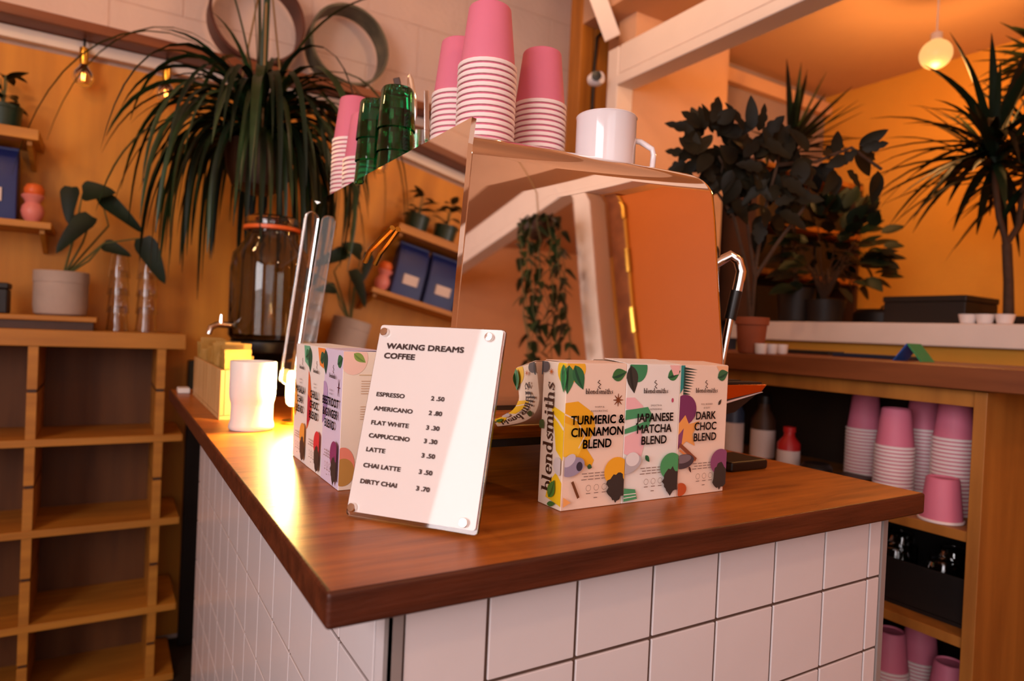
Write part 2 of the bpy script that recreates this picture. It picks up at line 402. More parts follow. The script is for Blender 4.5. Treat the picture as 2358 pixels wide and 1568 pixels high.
MB().lathe([(.004, -.028), (.02, -.024), (.026, -.008), (.027, .01), (.02, .026), (.004, .03)], M_enamel, n=20, M=Matrix.Rotation(-PI/2+.25, 4, 'Z') @ Matrix.Rotation(PI/2, 4, 'Y')).build('housing', sc_, smooth=True)
MB().lathe([(.001, .026), (.017, .026), (.018, .032), (.001, .034)], M_dark, n=16, M=Matrix.Rotation(-PI/2-.6, 4, 'Z') @ Matrix.Rotation(PI/2, 4, 'Y')).build('lens', sc_, smooth=True)
MB().tube([(.02, 0, 0), (.036, .008, .002)], .008, M_enamel).build('arm', sc_)
# wall behind the viewer seen in the steel: door, jamb, post, hanging plant
d1 = thing('door_1', 'orange painted door with brass hinges', 'door', (1.47, -1.0, 0)); d1['kind'] = 'structure'
W(MB().box((1.455, -1.0, .01), (1.495, -.22, 2.04), M_orangedoor).build('door_leaf', d1, bevel=.004))
W(MB().box((1.445, -1.09, 0), (1.51, -1.01, 2.07), M_ledge).build('door_frame', d1, bevel=.004))
W(MB().box((1.444, -1.008, .01), (1.46, -.996, 2.04), mat('yellow_edge_paint', 'd08a1c', .5)).build('edge_strip', d1))
for z in (.5, 1.50, 1.72, 1.93): W(MB().tube([(1.446, -1.004, z-.045), (1.446, -1.004, z+.045)], .011, M_brass).build('hinge', d1))
tag(MB().box((1.358, -1.195, 0), (1.437, -1.095, 2.073), M_whitewood).build('post', bevel=.004), 'white painted post beside the orange door', 'post')

# ledge with sieves and bulbs
lg = thing('wall_ledge', 'long stained wooden ledge along the top of the plywood', 'ledge', (-.3, 2.0, 2.0))
W(MB().box((-1.6, 1.965, 2.024), (.93, 2.084, 2.056), M_ledge).build('ledge_board', lg, bevel=.003))
W(MB().box((-1.6, 2.055, 1.985), (.93, 2.084, 2.022), M_whitewood).build('batten', lg, bevel=.002))
def sieve(x, r, wd, m, label, y0=1.972):
    t = thing('bentwood_hoop', label, 'hoop', (x, y0+wd/2, 2.0565+r))
    prof = []
    n = 48; mb = MB(); vs = []; fs = []
    ring = [(r, 0), (r, wd), (r-.007, wd), (r-.007, 0)]
    for i in range(n):
        a = 2*PI*i/n
        for q, yy in ring: vs.append((q*math.cos(a), yy-wd/2, q*math.sin(a)))
    for i in range(n):
        j = (i+1) % n
        for k in range(4): fs.append((i*4+k, i*4+(k+1)%4, j*4+(k+1)%4, j*4+k))
    mb.add(vs, fs, m); mb.build('hoop', t, smooth=True)
    mb = MB(); vs = []; fs = []
    for i in range(n):
        a = 2*PI*i/n
        for q, yy in ((r+.003, -wd/2+.002), (r+.003, -wd/2+.016), (r+.0002, -wd/2+.016), (r+.0002, -wd/2+.002)): vs.append((q*math.cos(a), yy, q*math.sin(a)))
    for i in range(n):
        j = (i+1) % n
        for k in range(4): fs.append((i*4+k, i*4+(k+1)%4, j*4+(k+1)%4, j*4+k))
    mb.add(vs, fs, m); mb.build('outer_band', t, smooth=True); t.location.z += .003
    return t
sieve(.205, .158, .105, M_ring1, 'larger brown bentwood hoop on the ledge, nearer the hanging plant')
sieve(.535, .148, .105, M_ring2, 'grey-green bentwood hoop on the ledge, right of the brown one')
def bulb(u, v, label):
    p = at(u, v, y=2.03); t = thing('hanging_bulb', label, 'light bulb', (p.x, 2.03, 1.97), group='small bulbs under the ledge')
    MB().tube([(0, 0, .052), (0, 0, .022)], .004, M_dark, n=6).build('wire', t)
    MB().lathe([(.012, -.03), (.014, 0), (.013, .022), (.004, .026)], M_brass, n=14).build('socket', t, smooth=True)
    MB().lathe([(.011, -.030), (.016, -.04), (.029, -.058), (.031, -.075), (.022, -.095), (.004, -.102)], M_glass, n=18).build('glass', t, smooth=True)
    f = MB().tube([(-.006, 0, -.05), (-.004, 0, -.08), (0, 0, -.062), (.004, 0, -.08), (.006, 0, -.05)], .0012, mat('filament', 'ffb060', .5, emit='ff9c40', estr=20), n=5)
    f.build('filament', t)
bulb(195, 95, 'clear glass bulb hanging under the ledge, left of the plant'); bulb(385, 150, 'clear glass bulb under the ledge, half hidden by the plant leaves')

# pendants: the globe in view plus twins added out of view as warm fill
M_globe = mat('lit_opal_glass', '4a3418', .4, emit=(1, .52, .17), estr=1.0)
def pendant(p, r, top, label, power, color=WARM):
    t = thing('globe_pendant', label, 'pendant lamp', p, group='globe pendants')
    MB().lathe([(.004, -r)] + [(r*math.cos(a), r*math.sin(a)*.98) for a in [(-80+10*i)*PI/180 for i in range(17)]] + [(.004, r*.98)], M_globe, n=24).build('globe', t, smooth=True)
    MB().lathe([(.018, r*.97), (.018, r+.02), (.006, r+.03)], M_enamel, n=12).build('cap', t, smooth=True)
    MB().tube([(0, 0, r+.028), (0, 0, top-p[2])], .003, M_enamel, n=6).build('cord', t)
    l = point('pendant_light', (p[0], p[1], p[2]-r-.075), power, color, .05)
    return t
pendant((2.116, .668, 2.139), .049, 2.369, 'glowing opal globe lamp hanging beside the tall spiky plant', 15, (1, .46, .13))
pendant((2.1, -.9, 2.1), .049, 2.369, 'added unseen opal globe lamp over the door side of the right room', 9, (1, .46, .13))
pendant((-.75, 1.15, 2.35), .06, 2.898, 'added unseen opal globe lamp hanging over the left shelves', 8)
pendant((.55, -.9, 2.45), .06, 2.898, 'added unseen opal globe lamp hanging over the customer side', 10, (1, .60, .36))
pendant((.9, 1.05, 2.55), .06, 2.898, 'added unseen opal globe lamp hanging behind the espresso machine', 6, (1, .60, .34))

# ================================================================== COUNTER
CX1 = .7337; CY1 = 1.3326; G = .0036
ct = thing('tiled_counter', 'white tiled coffee counter with brown grout', 'counter', (.36, .66, 0))
W(MB().box((.0022, .0022, 0), (CX1-.006, CY1, UNDER-.001), M_grout).build('carcass', ct))
tl = {}
def tile(w, h):
    k = (round(w, 4), round(h, 4))
    if k not in tl:
        o = MB().box((0, 0, 0), (w, .008, h), M_tile).build('tile', ct, bevel=.0010, seg=2); tl[k] = o
        return o
    o = tl[k].copy(); col.objects.link(o); return o
rows = [(UNDER-.0898, UNDER)]
z = UNDER-.0898
while z > .02: rows.append((max(z-.1, .0), z)); z -= .1
xc = [.0115] + [.093+.1*i for i in range(7)] + [.7232]
yc = [.0115] + [.1363+.1*i-.1*1 for i in range(0, 13)] + [CY1]
yc = [.0115] + [v for v in yc[1:-1] if v > .03] + [CY1]
L_ = ct.location
for z0, z1 in rows:
    for a, b in zip(xc, xc[1:]):
        o = tile(b-a-G, z1-z0-G); o.location = Vector((a+G/2, 0, z0+G/2)) - L_
    for a, b in zip(yc, yc[1:]):
        o = tile(b-a-G, z1-z0-G); o.rotation_euler = (0, 0, -PI/2); o.location = Vector((0, b-G/2, z0+G/2)) - L_
W(MB().box((-.0015, -.0015, 0), (.0105, .001, UNDER-.002), M_alu).box((-.0015, -.0015, 0), (.001, .0105, UNDER-.002), M_alu).build('corner_trim', ct))
W(MB().box((.7245, -.0015, 0), (.7352, .012, UNDER-.002), M_alu).build('corner_trim', ct))
# worktop: top slab with rounded arris, darker edge
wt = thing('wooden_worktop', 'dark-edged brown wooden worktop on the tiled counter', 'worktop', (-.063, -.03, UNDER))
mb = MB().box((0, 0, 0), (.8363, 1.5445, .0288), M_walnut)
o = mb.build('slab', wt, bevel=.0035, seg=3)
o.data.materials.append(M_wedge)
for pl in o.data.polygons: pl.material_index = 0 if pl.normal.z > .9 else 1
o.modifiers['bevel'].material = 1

# ================================================================== CARTONS
def carton(label, loc, rz, w, d, h, card, side_card, front, side=None, side_at='left', flap=0):
    t = thing('tea_carton', label, 'carton', loc, rz, 'blend cartons on the worktop')
    mb = MB().box((0, 0, 0), (w, d, h), card)
    b = mb.build('carton_body', t, bevel=.0009, seg=2)
    if side_card is not card:
        b.data.materials.append(side_card)
        for p in b.data.polygons:
            if (p.normal.x < -.9 and side_at == 'left') or (p.normal.x > .9 and side_at == 'right'): p.material_index = 1
    MB().add([(.001, .001, h+.0006), (w-.001, .001, h+.0006), (w-.001, d-.002, h+.0006+flap), (.001, d-.002, h+.0006+flap),
              (.001, .001, h+.0001), (w-.001, .001, h+.0001), (w-.001, d-.002, h+.0001+flap), (.001, d-.002, h+.0001+flap)],
             [(0,1,2,3), (7,6,5,4), (0,4,5,1), (2,6,7,3), (1,5,6,2), (0,3,7,4)], card).build('top_flap', t)
    p = Print((0, 0, 0), (1, 0, 0), (0, 0, 1)); front(p, w, h); p.build('printed_front', t)
    if side:
        p = Print((0, d, 0), (0, -1, 0), (0, 0, 1)) if side_at == 'left' else Print((w, 0, 0), (0, 1, 0), (0, 0, 1))
        side(p, d, h); p.build('printed_side', t)
    return t
def common(p, w, h, lines, sub, circ, dark='39302c'):
    X = lambda u: u*w; Y = lambda v: v*h
    p.stroke([(X(.53), Y(.885)), (X(.50), Y(.87)), (X(.55), Y(.855)), (X(.51), Y(.838)), (X(.55), Y(.825))], .0013, '4a3a36')
    L = slab_len('blendsmiths'); xh = X(.44)/L; slab(p, 'blendsmiths', X(.31), Y(.79), xh, (1, 0), (0, 1), M_ink)
    for i, s in enumerate(sub): p.text(s, X(.53), Y(.695-.028*i), Y(.0125), m=ink('5a4640'), bold=.005, xs=1.15)
    for i, s in enumerate(lines): p.text(s, X(.52), Y(.585-.083*i), Y(.058), m=M_ink, bold=.028, xs=.98, maxw=X(.88))
    for i, k in enumerate((.42, .36, .44)):
        for j in range(4): p.line(X(.5-k/2+j*k/4), Y(.245-.02*i), X(.5-k/2+(j+.78)*k/4), Y(.245-.02*i), Y(.006), '8a746a')
    for i in range(3):
        cx = X(.4+.13*i); p.stroke([(cx+X(.04)*math.cos(a*PI/5), Y(.145)+X(.04)*math.sin(a*PI/5)) for a in range(11)], .0005, '8a6f60')
        p.line(cx-X(.035), Y(.108), cx+X(.035), Y(.108), Y(.006), '8a746a')
    p.line(X(.49), Y(.075), X(.55), Y(.075), Y(.006), '8a746a')
    p.ell(X(.86), Y(.245), X(.21), Y(.10), circ, clip=(0, X(.995), 0, h))
    pts = []
    rnd = random.Random(len(lines[0]))
    for i in range(26):
        a = 2*PI*i/26; k = 1+.16*rnd.uniform(-1, 1); pts.append((min(X(.995), X(.87)+X(.16)*k*math.cos(a)), Y(.135)+Y(.095)*k*math.sin(a)))
    p.poly(pts, dark)
    p.poly([(X(.80), Y(.07)), (X(.95), Y(.08)), (X(.86), Y(.02))], dark)
def f_turmeric(p, w, h):
    X = lambda u: u*w; Y = lambda v: v*h
    p.ell(X(.10), Y(.96), X(.20), Y(.09), 'f0b22e', clip=(0, w, 0, Y(.997)))
    p.poly([(0, Y(.73)), (X(.2), Y(.74)), (X(.45), Y(.66)), (X(.5), Y(.55)), (X(.36), Y(.42)), (X(.5), Y(.33)), (X(.44), Y(.27)), (X(.2), Y(.36)), (0, Y(.38))], 'eeab24')
    p.poly([(0, Y(.60)), (X(.2), Y(.56)), (X(.30), Y(.43)), (X(.22), Y(.35)), (0, Y(.37))], 'f3c03c')
    p.stroke([(0, Y(.655)), (X(.2), Y(.61)), (X(.33), Y(.50)), (X(.24), Y(.42))], .0016, 'f1dcc8')
    p.leaf(X(.03), Y(.985), X(.02), Y(.79), .0085, '3f7a4a'); p.leaf(X(.12), Y(.985), X(.27), Y(.82), .008, '2f6a42', '1d4a34')
    p.leaf(X(.74), Y(.905), X(.99), Y(.945), .0075, '3b6e3c')
    for i in range(8):
        a = PI*i/4; p.stroke([(X(.86), Y(.745)), (X(.86)+.0075*math.cos(a), Y(.745)+.0075*math.sin(a))], [.0022, .0008], '7c3f1e')
    common(p, w, h, ['TURMERIC &', 'CINNAMON', 'BLEND'], ['WARM &', 'INVIGORATING'], 'eda928')
    p.ell(X(.12), Y(.30), X(.2), Y(.062), '9a8fa6', rot=.25, clip=(0, w, 0, h)); p.ell(X(.07), Y(.345), X(.11), Y(.035), 'cdc4d0', rot=.6, clip=(0, w, 0, h)); p.ell(X(.235), Y(.30), X(.05), Y(.032), '3a3040')
    p.leaf(X(.36), Y(.30), X(.44), Y(.285), .003, '3c5a34'); p.line(X(.13), Y(.20), X(.24), Y(.085), .0035, '6e3f22')
    p.poly([(0, Y(.10)), (X(.12), Y(.06)), (0, Y(.03))], 'f0a860')
def f_matcha(p, w, h):
    X = lambda u: u*w; Y = lambda v: v*h
    p.ell(X(.20), Y(.97), X(.16), Y(.10), '3e8a5c', clip=(0, w, 0, Y(.997))); p.leaf(X(.06), Y(.99), X(.14), Y(.79), .009, '3c3a34', '2a2a26')
    p.leaf(X(.75), Y(.905), X(.99), Y(.955), .0075, '3b7a48'); p.poly([(X(.78), Y(.997)), (X(.98), Y(.997)), (X(.96), Y(.93)), (X(.86), Y(.92))], 'f0b9b4')
    p.poly([(0, Y(.76)), (X(.15), Y(.76)), (X(.3), Y(.70)), (X(.34), Y(.66)), (0, Y(.68))], 'f0b9bd')
    p.poly([(0, Y(.67)), (X(.4), Y(.69)), (X(.5), Y(.62)), (X(.42), Y(.54)), (0, Y(.50)), (0, Y(.535)), (X(.36), Y(.585)), (X(.36), Y(.62)), (0, Y(.60))], '4c9a68')
    p.poly([(0, Y(.48)), (X(.28), Y(.53)), (X(.36), Y(.42)), (X(.30), Y(.30)), (0, Y(.36))], 'f0b9bd')
    p.ell(X(.86), Y(.735), .0018, .0028, 'c05070')
    common(p, w, h, ['JAPANESE', 'MATCHA', 'BLEND'], ['SMOOTH &', 'REFRESHING'], '4c9a60')
    p.ell(X(.1), Y(.285), X(.2), Y(.06), 'b9b2b6', rot=.35, clip=(0, w, 0, h)); p.ell(X(.13), Y(.32), X(.12), Y(.05), 'e6e0e0', clip=(0, w, 0, h))
    p.leaf(X(.36), Y(.34), X(.44), Y(.29), .003, '2c6a40')
    p.poly([(0, Y(.02)), (X(.24), Y(.03)), (X(.20), Y(.10)), (0, Y(.115))], '4c9a68')
    for i in range(2): p.line(0, Y(.045+.025*i), X(.22), Y(.05+.02*i), .001, 'eee6df')
def f_choc(p, w, h):
    X = lambda u: u*w; Y = lambda v: v*h
    p.poly([(0, Y(.997)), (X(.08), Y(.997)), (X(.1), Y(.85)), (0, Y(.78))], '2f8a86')
    for i in range(11):
        y = .985-.021*i; p.poly([(X(.06), Y(y)), (X(.34-.015*i), Y(y-.02)), (X(.06), Y(y-.02))], '2c4038')
    p.poly([(X(.72), Y(.997)), (X(.98), Y(.997)), (X(.97), Y(.93)), (X(.85), Y(.92))], 'eeb58a'); p.leaf(X(.76), Y(.905), X(.98), Y(.95), .0075, '3a6a44')
    p.ell(X(.10), Y(.66), X(.24), Y(.115), '7a3560', clip=(0, w, 0, h))
    p.poly([(X(.0), Y(.56)), (X(.12), Y(.62)), (X(.2), Y(.55)), (X(.42), Y(.57)), (X(.28), Y(.47)), (X(.34), Y(.38)), (X(.16), Y(.42)), (0, Y(.36))], 'eda056')
    p.poly([(0, Y(.47)), (X(.1), Y(.52)), (X(.07), Y(.40)), (0, Y(.36))], '8a4a70')
    p.leaf(X(.80), Y(.69), X(.86), Y(.735), .0022, '4a2c28')
    common(p, w, h, ['DARK', 'CHOC', 'BLEND'], ['FULL BODIED', '& SILKY'], '8a4a70')
    p.line(0, Y(.40), X(.34), Y(.275), .005, '8a4a30'); p.line(0, Y(.36), X(.3), Y(.265), .003, 'd8834a')
    p.ell(X(.08), Y(.27), X(.22), Y(.055), '4a3c42', rot=.1, clip=(0, w, 0, h)); p.ell(X(.08), Y(.29), X(.16), Y(.032), '7a6a70', rot=.1, clip=(0, w, 0, h))
    p.leaf(X(.2), Y(.23), X(.25), Y(.18), .0018, '4a2c28', None); p.ell(X(.05), Y(.06), X(.12), Y(.05), 'c0552a', clip=(0, w, 0, h))
def s_turmeric(p, w, h):
    X = lambda u: u*w; Y = lambda v: v*h
    p.ell(X(.98), Y(.95), X(.35), Y(.1), 'f2c21e', clip=(0, X(.998), 0, Y(.997)))
    p.poly([(X(.45), Y(.70)), (X(.998), Y(.66)), (X(.998), Y(.34)), (X(.7), Y(.40)), (X(.62), Y(.52)), (X(.5), Y(.60))], 'f5c51c')
    p.stroke([(X(.45), Y(.645)), (X(.75), Y(.60)), (X(.998), Y(.55))], .003, 'f1dcc8')
    p.poly([(X(.35), Y(.06)), (X(.998), Y(.03)), (X(.998), Y(.19)), (X(.75), Y(.25)), (X(.45), Y(.16))], 'f5c51c')
    L = slab_len('blendsmiths'); xh = Y(.76)/L; slab(p, 'blendsmiths', X(.58), Y(.105), xh, (0, 1), (-1, 0), ink('43220f'))
    p.ell(X(.10), Y(.965), X(.22), Y(.045), '5a5052', clip=(0, w, 0, Y(.997))); p.ell(X(.02), Y(.95), X(.06), Y(.05), '2c2426', clip=(0, w, 0, Y(.997)))
    for i in range(8):
        a = PI*i/4; p.stroke([(X(.42), Y(.93)), (X(.42)+.004*math.cos(a), Y(.93)+.004*math.sin(a))], [.0012, .0005], 'c8641e')
    p.leaf(X(.93), Y(.99), X(.98), Y(.80), .006, '3f8a4a'); p.leaf(X(.02), Y(.58), X(.22), Y(.53), .006, '4c5a2c', None)
    p.leaf(X(.55), Y(.07), X(.78), Y(.2), .007, '4c7a2c', '3a5a20'); p.ell(X(.9), Y(.30), X(.2), Y(.06), 'cfc2c0', rot=.4, clip=(0, w, 0, h)); p.leaf(X(.5), Y(.02), X(.85), Y(.045), .003, '3f6a2a', None)
BW, BD, BH = .0882, .046, .1665
carton('yellow turmeric and cinnamon carton with blendsmiths up its side', (.2305, .0865, ZT+.0003), 0, BW, BD, BH, M_cardp, M_card, f_turmeric, s_turmeric, 'left', .001)
carton('pale japanese matcha carton with green and pink print', (.3190, .0865, ZT+.0003), .004, BW, BD, BH, M_cardw, M_cardw, f_matcha, flap=.004)
carton('dark choc carton with purple circle and palm leaf print', (.4076, .0868, ZT+.0003), .006, BW, BD, BH, M_cardp, M_cardp, f_choc, flap=.003)
def plain_front(lines, circ, leafc, shape, sub):
    def f(p, w, h):
        X = lambda u: u*w; Y = lambda v: v*h
        shape(p, X, Y)
        p.leaf(X(.74), Y(.90), X(.99), Y(.95), .008, leafc)
        common(p, w, h, lines, sub, circ)
    return f
def sh_masala(p, X, Y):
    p.poly([(X(.6), Y(.997)), (X(.998), Y(.997)), (X(.998), Y(.82)), (X(.7), Y(.86))], '6ab08a'); p.poly([(0, Y(.70)), (X(.2), Y(.6)), (X(.3), Y(.45)), (X(.1), Y(.36)), (0, Y(.4))], 'e8a040')
def sh_chilli(p, X, Y):
    p.poly([(X(.55), Y(.997)), (X(.998), Y(.997)), (X(.95), Y(.84)), (X(.7), Y(.86))], 'ee8a3c'); p.leaf(X(.02), Y(.99), X(.1), Y(.78), .011, '2c5a40')
    p.poly([(0, Y(.80)), (X(.12), Y(.74)), (X(.25), Y(.6)), (X(.3), Y(.48)), (X(.1), Y(.34)), (0, Y(.30))], 'e0622a'); p.poly([(0, Y(.6)), (X(.25), Y(.55)), (X(.22), Y(.40)), (0, Y(.33))], 'b81f34')
def sh_beet(p, X, Y):
    p.leaf(X(.02), Y(.99), X(.1), Y(.80), .010, '2c4a3c'); p.ell(X(.05), Y(.66), X(.2), Y(.09), 'b79ac4', clip=(0, X(1), 0, Y(1))); p.poly([(0, Y(.66)), (X(.25), Y(.60)), (X(.22), Y(.5)), (0, Y(.42))], '9a7aa8')
    for i in range(6):
        a = PI*i/3; p.stroke([(X(.84), Y(.73)), (X(.84)+.006*math.cos(a), Y(.73)+.012*math.sin(a))], [.002, .0006], '5a2a3a')
def s_beet(p, w, h):
    X = lambda u: u*w; Y = lambda v: v*h
    p.ell(X(.25), Y(.95), X(.35), Y(.12), 'f3c6b4', clip=(0, X(.998), 0, Y(.997))); p.leaf(X(.25), Y(.985), X(.55), Y(.92), .005, '8aa04a', '6a8a3a')
    p.ell(X(.08), Y(.17), X(.3), Y(.14), 'ee8a72', clip=(0, w, 0, h)); p.ell(X(.10), Y(.13), X(.28), Y(.10), 'c08a44', clip=(0, w, 0, h))
    p.line(X(.4), Y(.83), X(.92), Y(.83), .0012, 'd8b890')
    for i in range(6): p.line(X(.46), Y(.785-.018*i), X(.8), Y(.785-.018*i), .0008, 'c8a080')
    for i in range(6): p.line(X(.46), Y(.60-.018*i), X(.8), Y(.60-.018*i), .0008, 'c8a080')
lw = .0775
for i, (lines, circ, lf, shp, sub, cm, sd, label) in enumerate((
    (['BEETROOT', '& GINGER', 'BLEND'], '8a3566', '2f6a42', sh_beet, ['BOLD &', 'EARTHY'], M_cardl, s_beet, 'lavender beetroot and ginger carton, nearest of the left row'),
    (['CHILLI', 'CHOC', 'BLEND'], 'd8323c', '2f5a42', sh_chilli, ['RICH &', 'FIERY'], M_cardw, None, 'white chilli choc carton with red flame print, middle of left row'),
    (['MASALA', 'CHAI', 'BLEND'], 'e8a040', '2f7a52', sh_masala, ['SPICED &', 'WARM'], M_cardw, None, 'masala chai carton with green corner print, farthest of the left row'))):
    carton(label, (.0315+.0005*i, .2625+lw*(i+1)+.0012*i, ZT+.0003), -PI/2, lw, .05, BH, cm, M_card if sd else cm, plain_front(lines, circ, lf, shp, sub), sd, 'right', .001)

# ================================================================== MENU SIGN
sg = thing('menu_stand', 'white acrylic menu stand listing coffee prices', 'menu sign', (.007, .156, ZT+.0022)); sg.rotation_euler = (math.radians(-15), 0, math.atan2(-.7835, .6214))
def rrect(x0, y0, x1, y1, r, n=5):
    out = []
    for cx, cy, a in ((x1-r, y0+r, -PI/2), (x1-r, y1-r, 0), (x0+r, y1-r, PI/2), (x0+r, y0+r, PI)):
        for i in range(n+1): t = a+PI/2*i/n; out.append((cx+r*math.cos(t), cy+r*math.sin(t)))
    return out
SW, SH = .148, .2055
MX = Matrix.Rotation(PI/2, 4, 'X')     # outline xy -> xz, extrude to -y
MB().prism(rrect(0, 0, SW, SH, .004), .004, M_acry, Matrix.Translation((0, .0055, 0)) @ MX).build('back_plate', sg, bevel=.0006)
MB().prism(rrect(.0015, .0045, SW-.002, SH-.001, .003), .0012, M_paper, Matrix.Translation((0, .0012, 0)) @ MX).build('menu_sheet', sg)
for x, z in ((.0085, .0085), (SW-.014, .0105), (.0085, SH-.0095), (SW-.016, SH-.0095)):
    MB().lathe([(.0046, 0), (.0046, .0042), (.0040, .005), (.0006, .0051)], M_chrome, n=20, M=Matrix.Translation((x, 0, z)) @ Matrix.Rotation(PI/2, 4, 'X')).build('standoff', sg, smooth=True)
MB().tube([(.120, .006, .07), (.120, .046, .0135)], .003, M_chrome, n=8).build('easel_leg', sg)
MB().tube([(.030, .006, .07), (.030, .046, .0135)], .003, M_chrome, n=8).build('easel_leg', sg)
p = Print((0, -.0002, 0), (1, 0, 0), (0, 0, 1))
Mm = ink('57403a')
def mtxt(s, x, y, h, w, al='l'): p.text(s, x*SW, y*SH, h*SH, al, Mm, xs=1.3, bold=.05, maxw=w*SW if w else None)
p.text('WAKING DREAMS', .09*SW, .868*SH, .0275*SH, 'l', Mm, xs=1.4, bold=.06, maxw=.62*SW)
p.text('COFFEE', .085*SW, .815*SH, .0275*SH, 'l', Mm, xs=1.4, bold=.06, maxw=.25*SW)
for i, (a, b, y, w) in enumerate((('ESPRESSO', '2.50', .611, .265), ('AMERICANO', '2.80', .537, .325), ('FLAT WHITE', '3.30', .463, .325), ('CAPPUCCINO', '3.30', .396, .325), ('LATTE', '3.50', .325, .165), ('CHAI LATTE', '3.50', .245, .305), ('DIRTY CHAI', '3.70', .165, .29))):
    mtxt(a, .08, y, .0205, w); p.text(b.replace('.', ' .'), .52*SW, (y+.002)*SH, .0205*SH, 'l', Mm, xs=1.25, bold=.055, maxw=.115*SW)
p.build('lettering', sg)

# ================================================================== CUP, SUGAR TROUGH, LAMP, JAR
cpt = thing('ceramic_tumbler', 'tall white waisted ceramic tumbler beside the wooden sachet trough', 'tumbler', (.0200, .762, ZT+.0005))
MB().lathe([(.037, 0), (.0392, .003), (.0388, .009), (.0365, .017), (.0362, .044), (.0366, .048), (.0385, .055), (.0398, .064), (.040, .122), (.039, .124), (.037, .122), (.0365, .06), (.033, .01)], M_ceramic, n=40, cap1=True).build('vessel', cpt, smooth=True)
tr = thing('sachet_trough', 'pale wooden slatted trough full of kraft sugar sachets', 'trough', (-.0185, .887, ZT+.0005))
TL, TW, TH = .48, .072, .098
MB().box((0, 0, 0), (TW, TL, .008), M_pine).build('base', tr)
for i in range(8): MB().box((0, i*.06+.0006, .0085), (.008, (i+1)*.06-.0006, TH), M_pine).build('slat', tr, bevel=.001)
for i in range(8): MB().box((TW-.008, i*.06+.0006, .0085), (TW, (i+1)*.06-.0006, TH), M_pine).build('slat', tr, bevel=.001)
MB().box((.0085, 0, .0085), (TW-.0085, .008, TH), M_pine).build('end_panel', tr, bevel=.001); MB().box((.0085, TL-.008, .0085), (TW-.0085, TL, TH), M_pine).build('end_panel', tr, bevel=.001)
# sachets stand in the trough, file fashion
rnd = random.Random(3)
first = None; NS = 24; TL = .48
for i in range(NS):
    y = .887+.014+(TL-.03)*i/(NS-1)
    if first is None:
        first = thing('sugar_sachet', '', 'sachet', (0, 0, 0), 0, 'sugar sachets in the wooden trough')
        vs = []; fs = []
        for a in range(5):
            for b in range(4):
                u, v = a/4, b/3; vs.append(((u-.5)*.05, .0035*math.sin(PI*u)*math.sin(PI*v)-.001, v*.112))
        for a in range(4):
            for b in range(3): fs.append((a*4+b, a*4+b+1, a*4+b+5, a*4+b+4))
        m_ = MB().add(vs, fs, M_sachet); vs2 = [(q[0], -q[1]-.0005, q[2]) for q in vs]; m_.add(vs2, [tuple(reversed(f)) for f in fs], M_sachet)
        m_.build('packet', first, smooth=True)
        MB().box((-.0255, -.0014, .108), (.0255, .0004, .115), M_sachet).build('crimped_end', first)
        o = first
    else: o = copy_tree(first)
    o['label'] = 'kraft sugar sachet in the wooden trough, ' + ('nearest the tumbler' if i == 0 else 'farthest from the tumbler' if i == NS-1 else ORD[i] + ' back from the tumbler end')
    o.location = (-.0185+.036+rnd.uniform(-.003, .003), y, ZT+.0095+rnd.uniform(0, .026)); o.rotation_euler = (rnd.uniform(-.10, .10) if 0 < i < NS-1 else 0, rnd.uniform(-.06, .06), rnd.uniform(-.2, .2))
tag(bx('white_box', (-.050, 1.395, ZT+.0005), (-.022, 1.44, ZT+.014), M_cardw, bevel=.002), 'small white box lying at the far end of the worktop edge', 'box')
# acrylic lamp: lit base and clear blade
lp = thing('acrylic_lamp', 'clear acrylic blade lamp glowing at its base behind the tumbler', 'lamp', (.108, .810, ZT+.0005))
M_led = mat('led_diffuser', 'fff2d8', .4, emit=(1, .66, .26), estr=14)
MB().lathe([(.024, 0), (.025, .002), (.025, .006), (.006, .009), (.006, .034)], M_brass, n=24).build('base', lp, smooth=True)
MB().lathe([(.012, .0345), (.017, .040), (.019, .055), (.019, .095), (.016, .103), (.004, .105)], M_led, n=24).build('diffuser', lp, smooth=True)
p0, p1 = at(655, 885, y=.79)-lp.location, at(716, 488, y=.79)-lp.location
ax = (p1-p0).normalized(); sd_ = _r*math.cos(.75)+_f*math.sin(.75); sd_ = (sd_-ax*sd_.dot(ax)).normalized(); nn_ = sd_.cross(ax)
R_ = Matrix(((sd_.x, ax.x, nn_.x, p0.x), (sd_.y, ax.y, nn_.y, p0.y), (sd_.z, ax.z, nn_.z, p0.z), (0, 0, 0, 1)))
MB().prism(rrect(-.0135, 0, .0135, (p1-p0).length, .012, 6), .012, M_acry, R_).build('blade', lp, bevel=.0022)
point('lamp_light', (.090, .735, ZT+.090), 13, (1, .64, .20), .022)
# drinks dispenser
jr = thing('drinks_dispenser', 'large clear glass drinks dispenser with black stand and metal tap', 'dispenser', (.166, 1.392, ZT+.0005)); jr.scale = (1.1, 1.1, 1.13)
MB().lathe([(.088, 0), (.09, .004), (.09, .018), (.05, .03), (.045, .08), (.088, .10), (.09, .105), (.09, .125), (.086, .128)], M_dark, n=32).build('stand', jr, smooth=True)
MB().lathe([(.085, .128), (.094, .14), (.095, .30), (.090, .335), (.066, .365), (.060, .385), (.061, .41), (.058, .41), (.057, .387), (.063, .366), (.087, .334), (.0915, .30), (.0915, .143), (.083, .133)], mat('darkened_clear_glass', (.50, .52, .50), .02, trans=1, ior=1.45), n=40, cap0=True).build('glass_body', jr, smooth=True)  # clear glass: dark surroundings seen in it are put into the tint
MB().lathe([(.064, .40), (.0655, .404), (.0655, .418), (.064, .422), (.052, .428), (.01, .43)], M_glass, n=32).build('lid', jr, smooth=True)
MB().lathe([(.0605, .392), (.068, .394), (.068, .402), (.0605, .403)], M_vaseo, n=32, cap0=False, cap1=False).build('rubber_seal', jr, smooth=True)
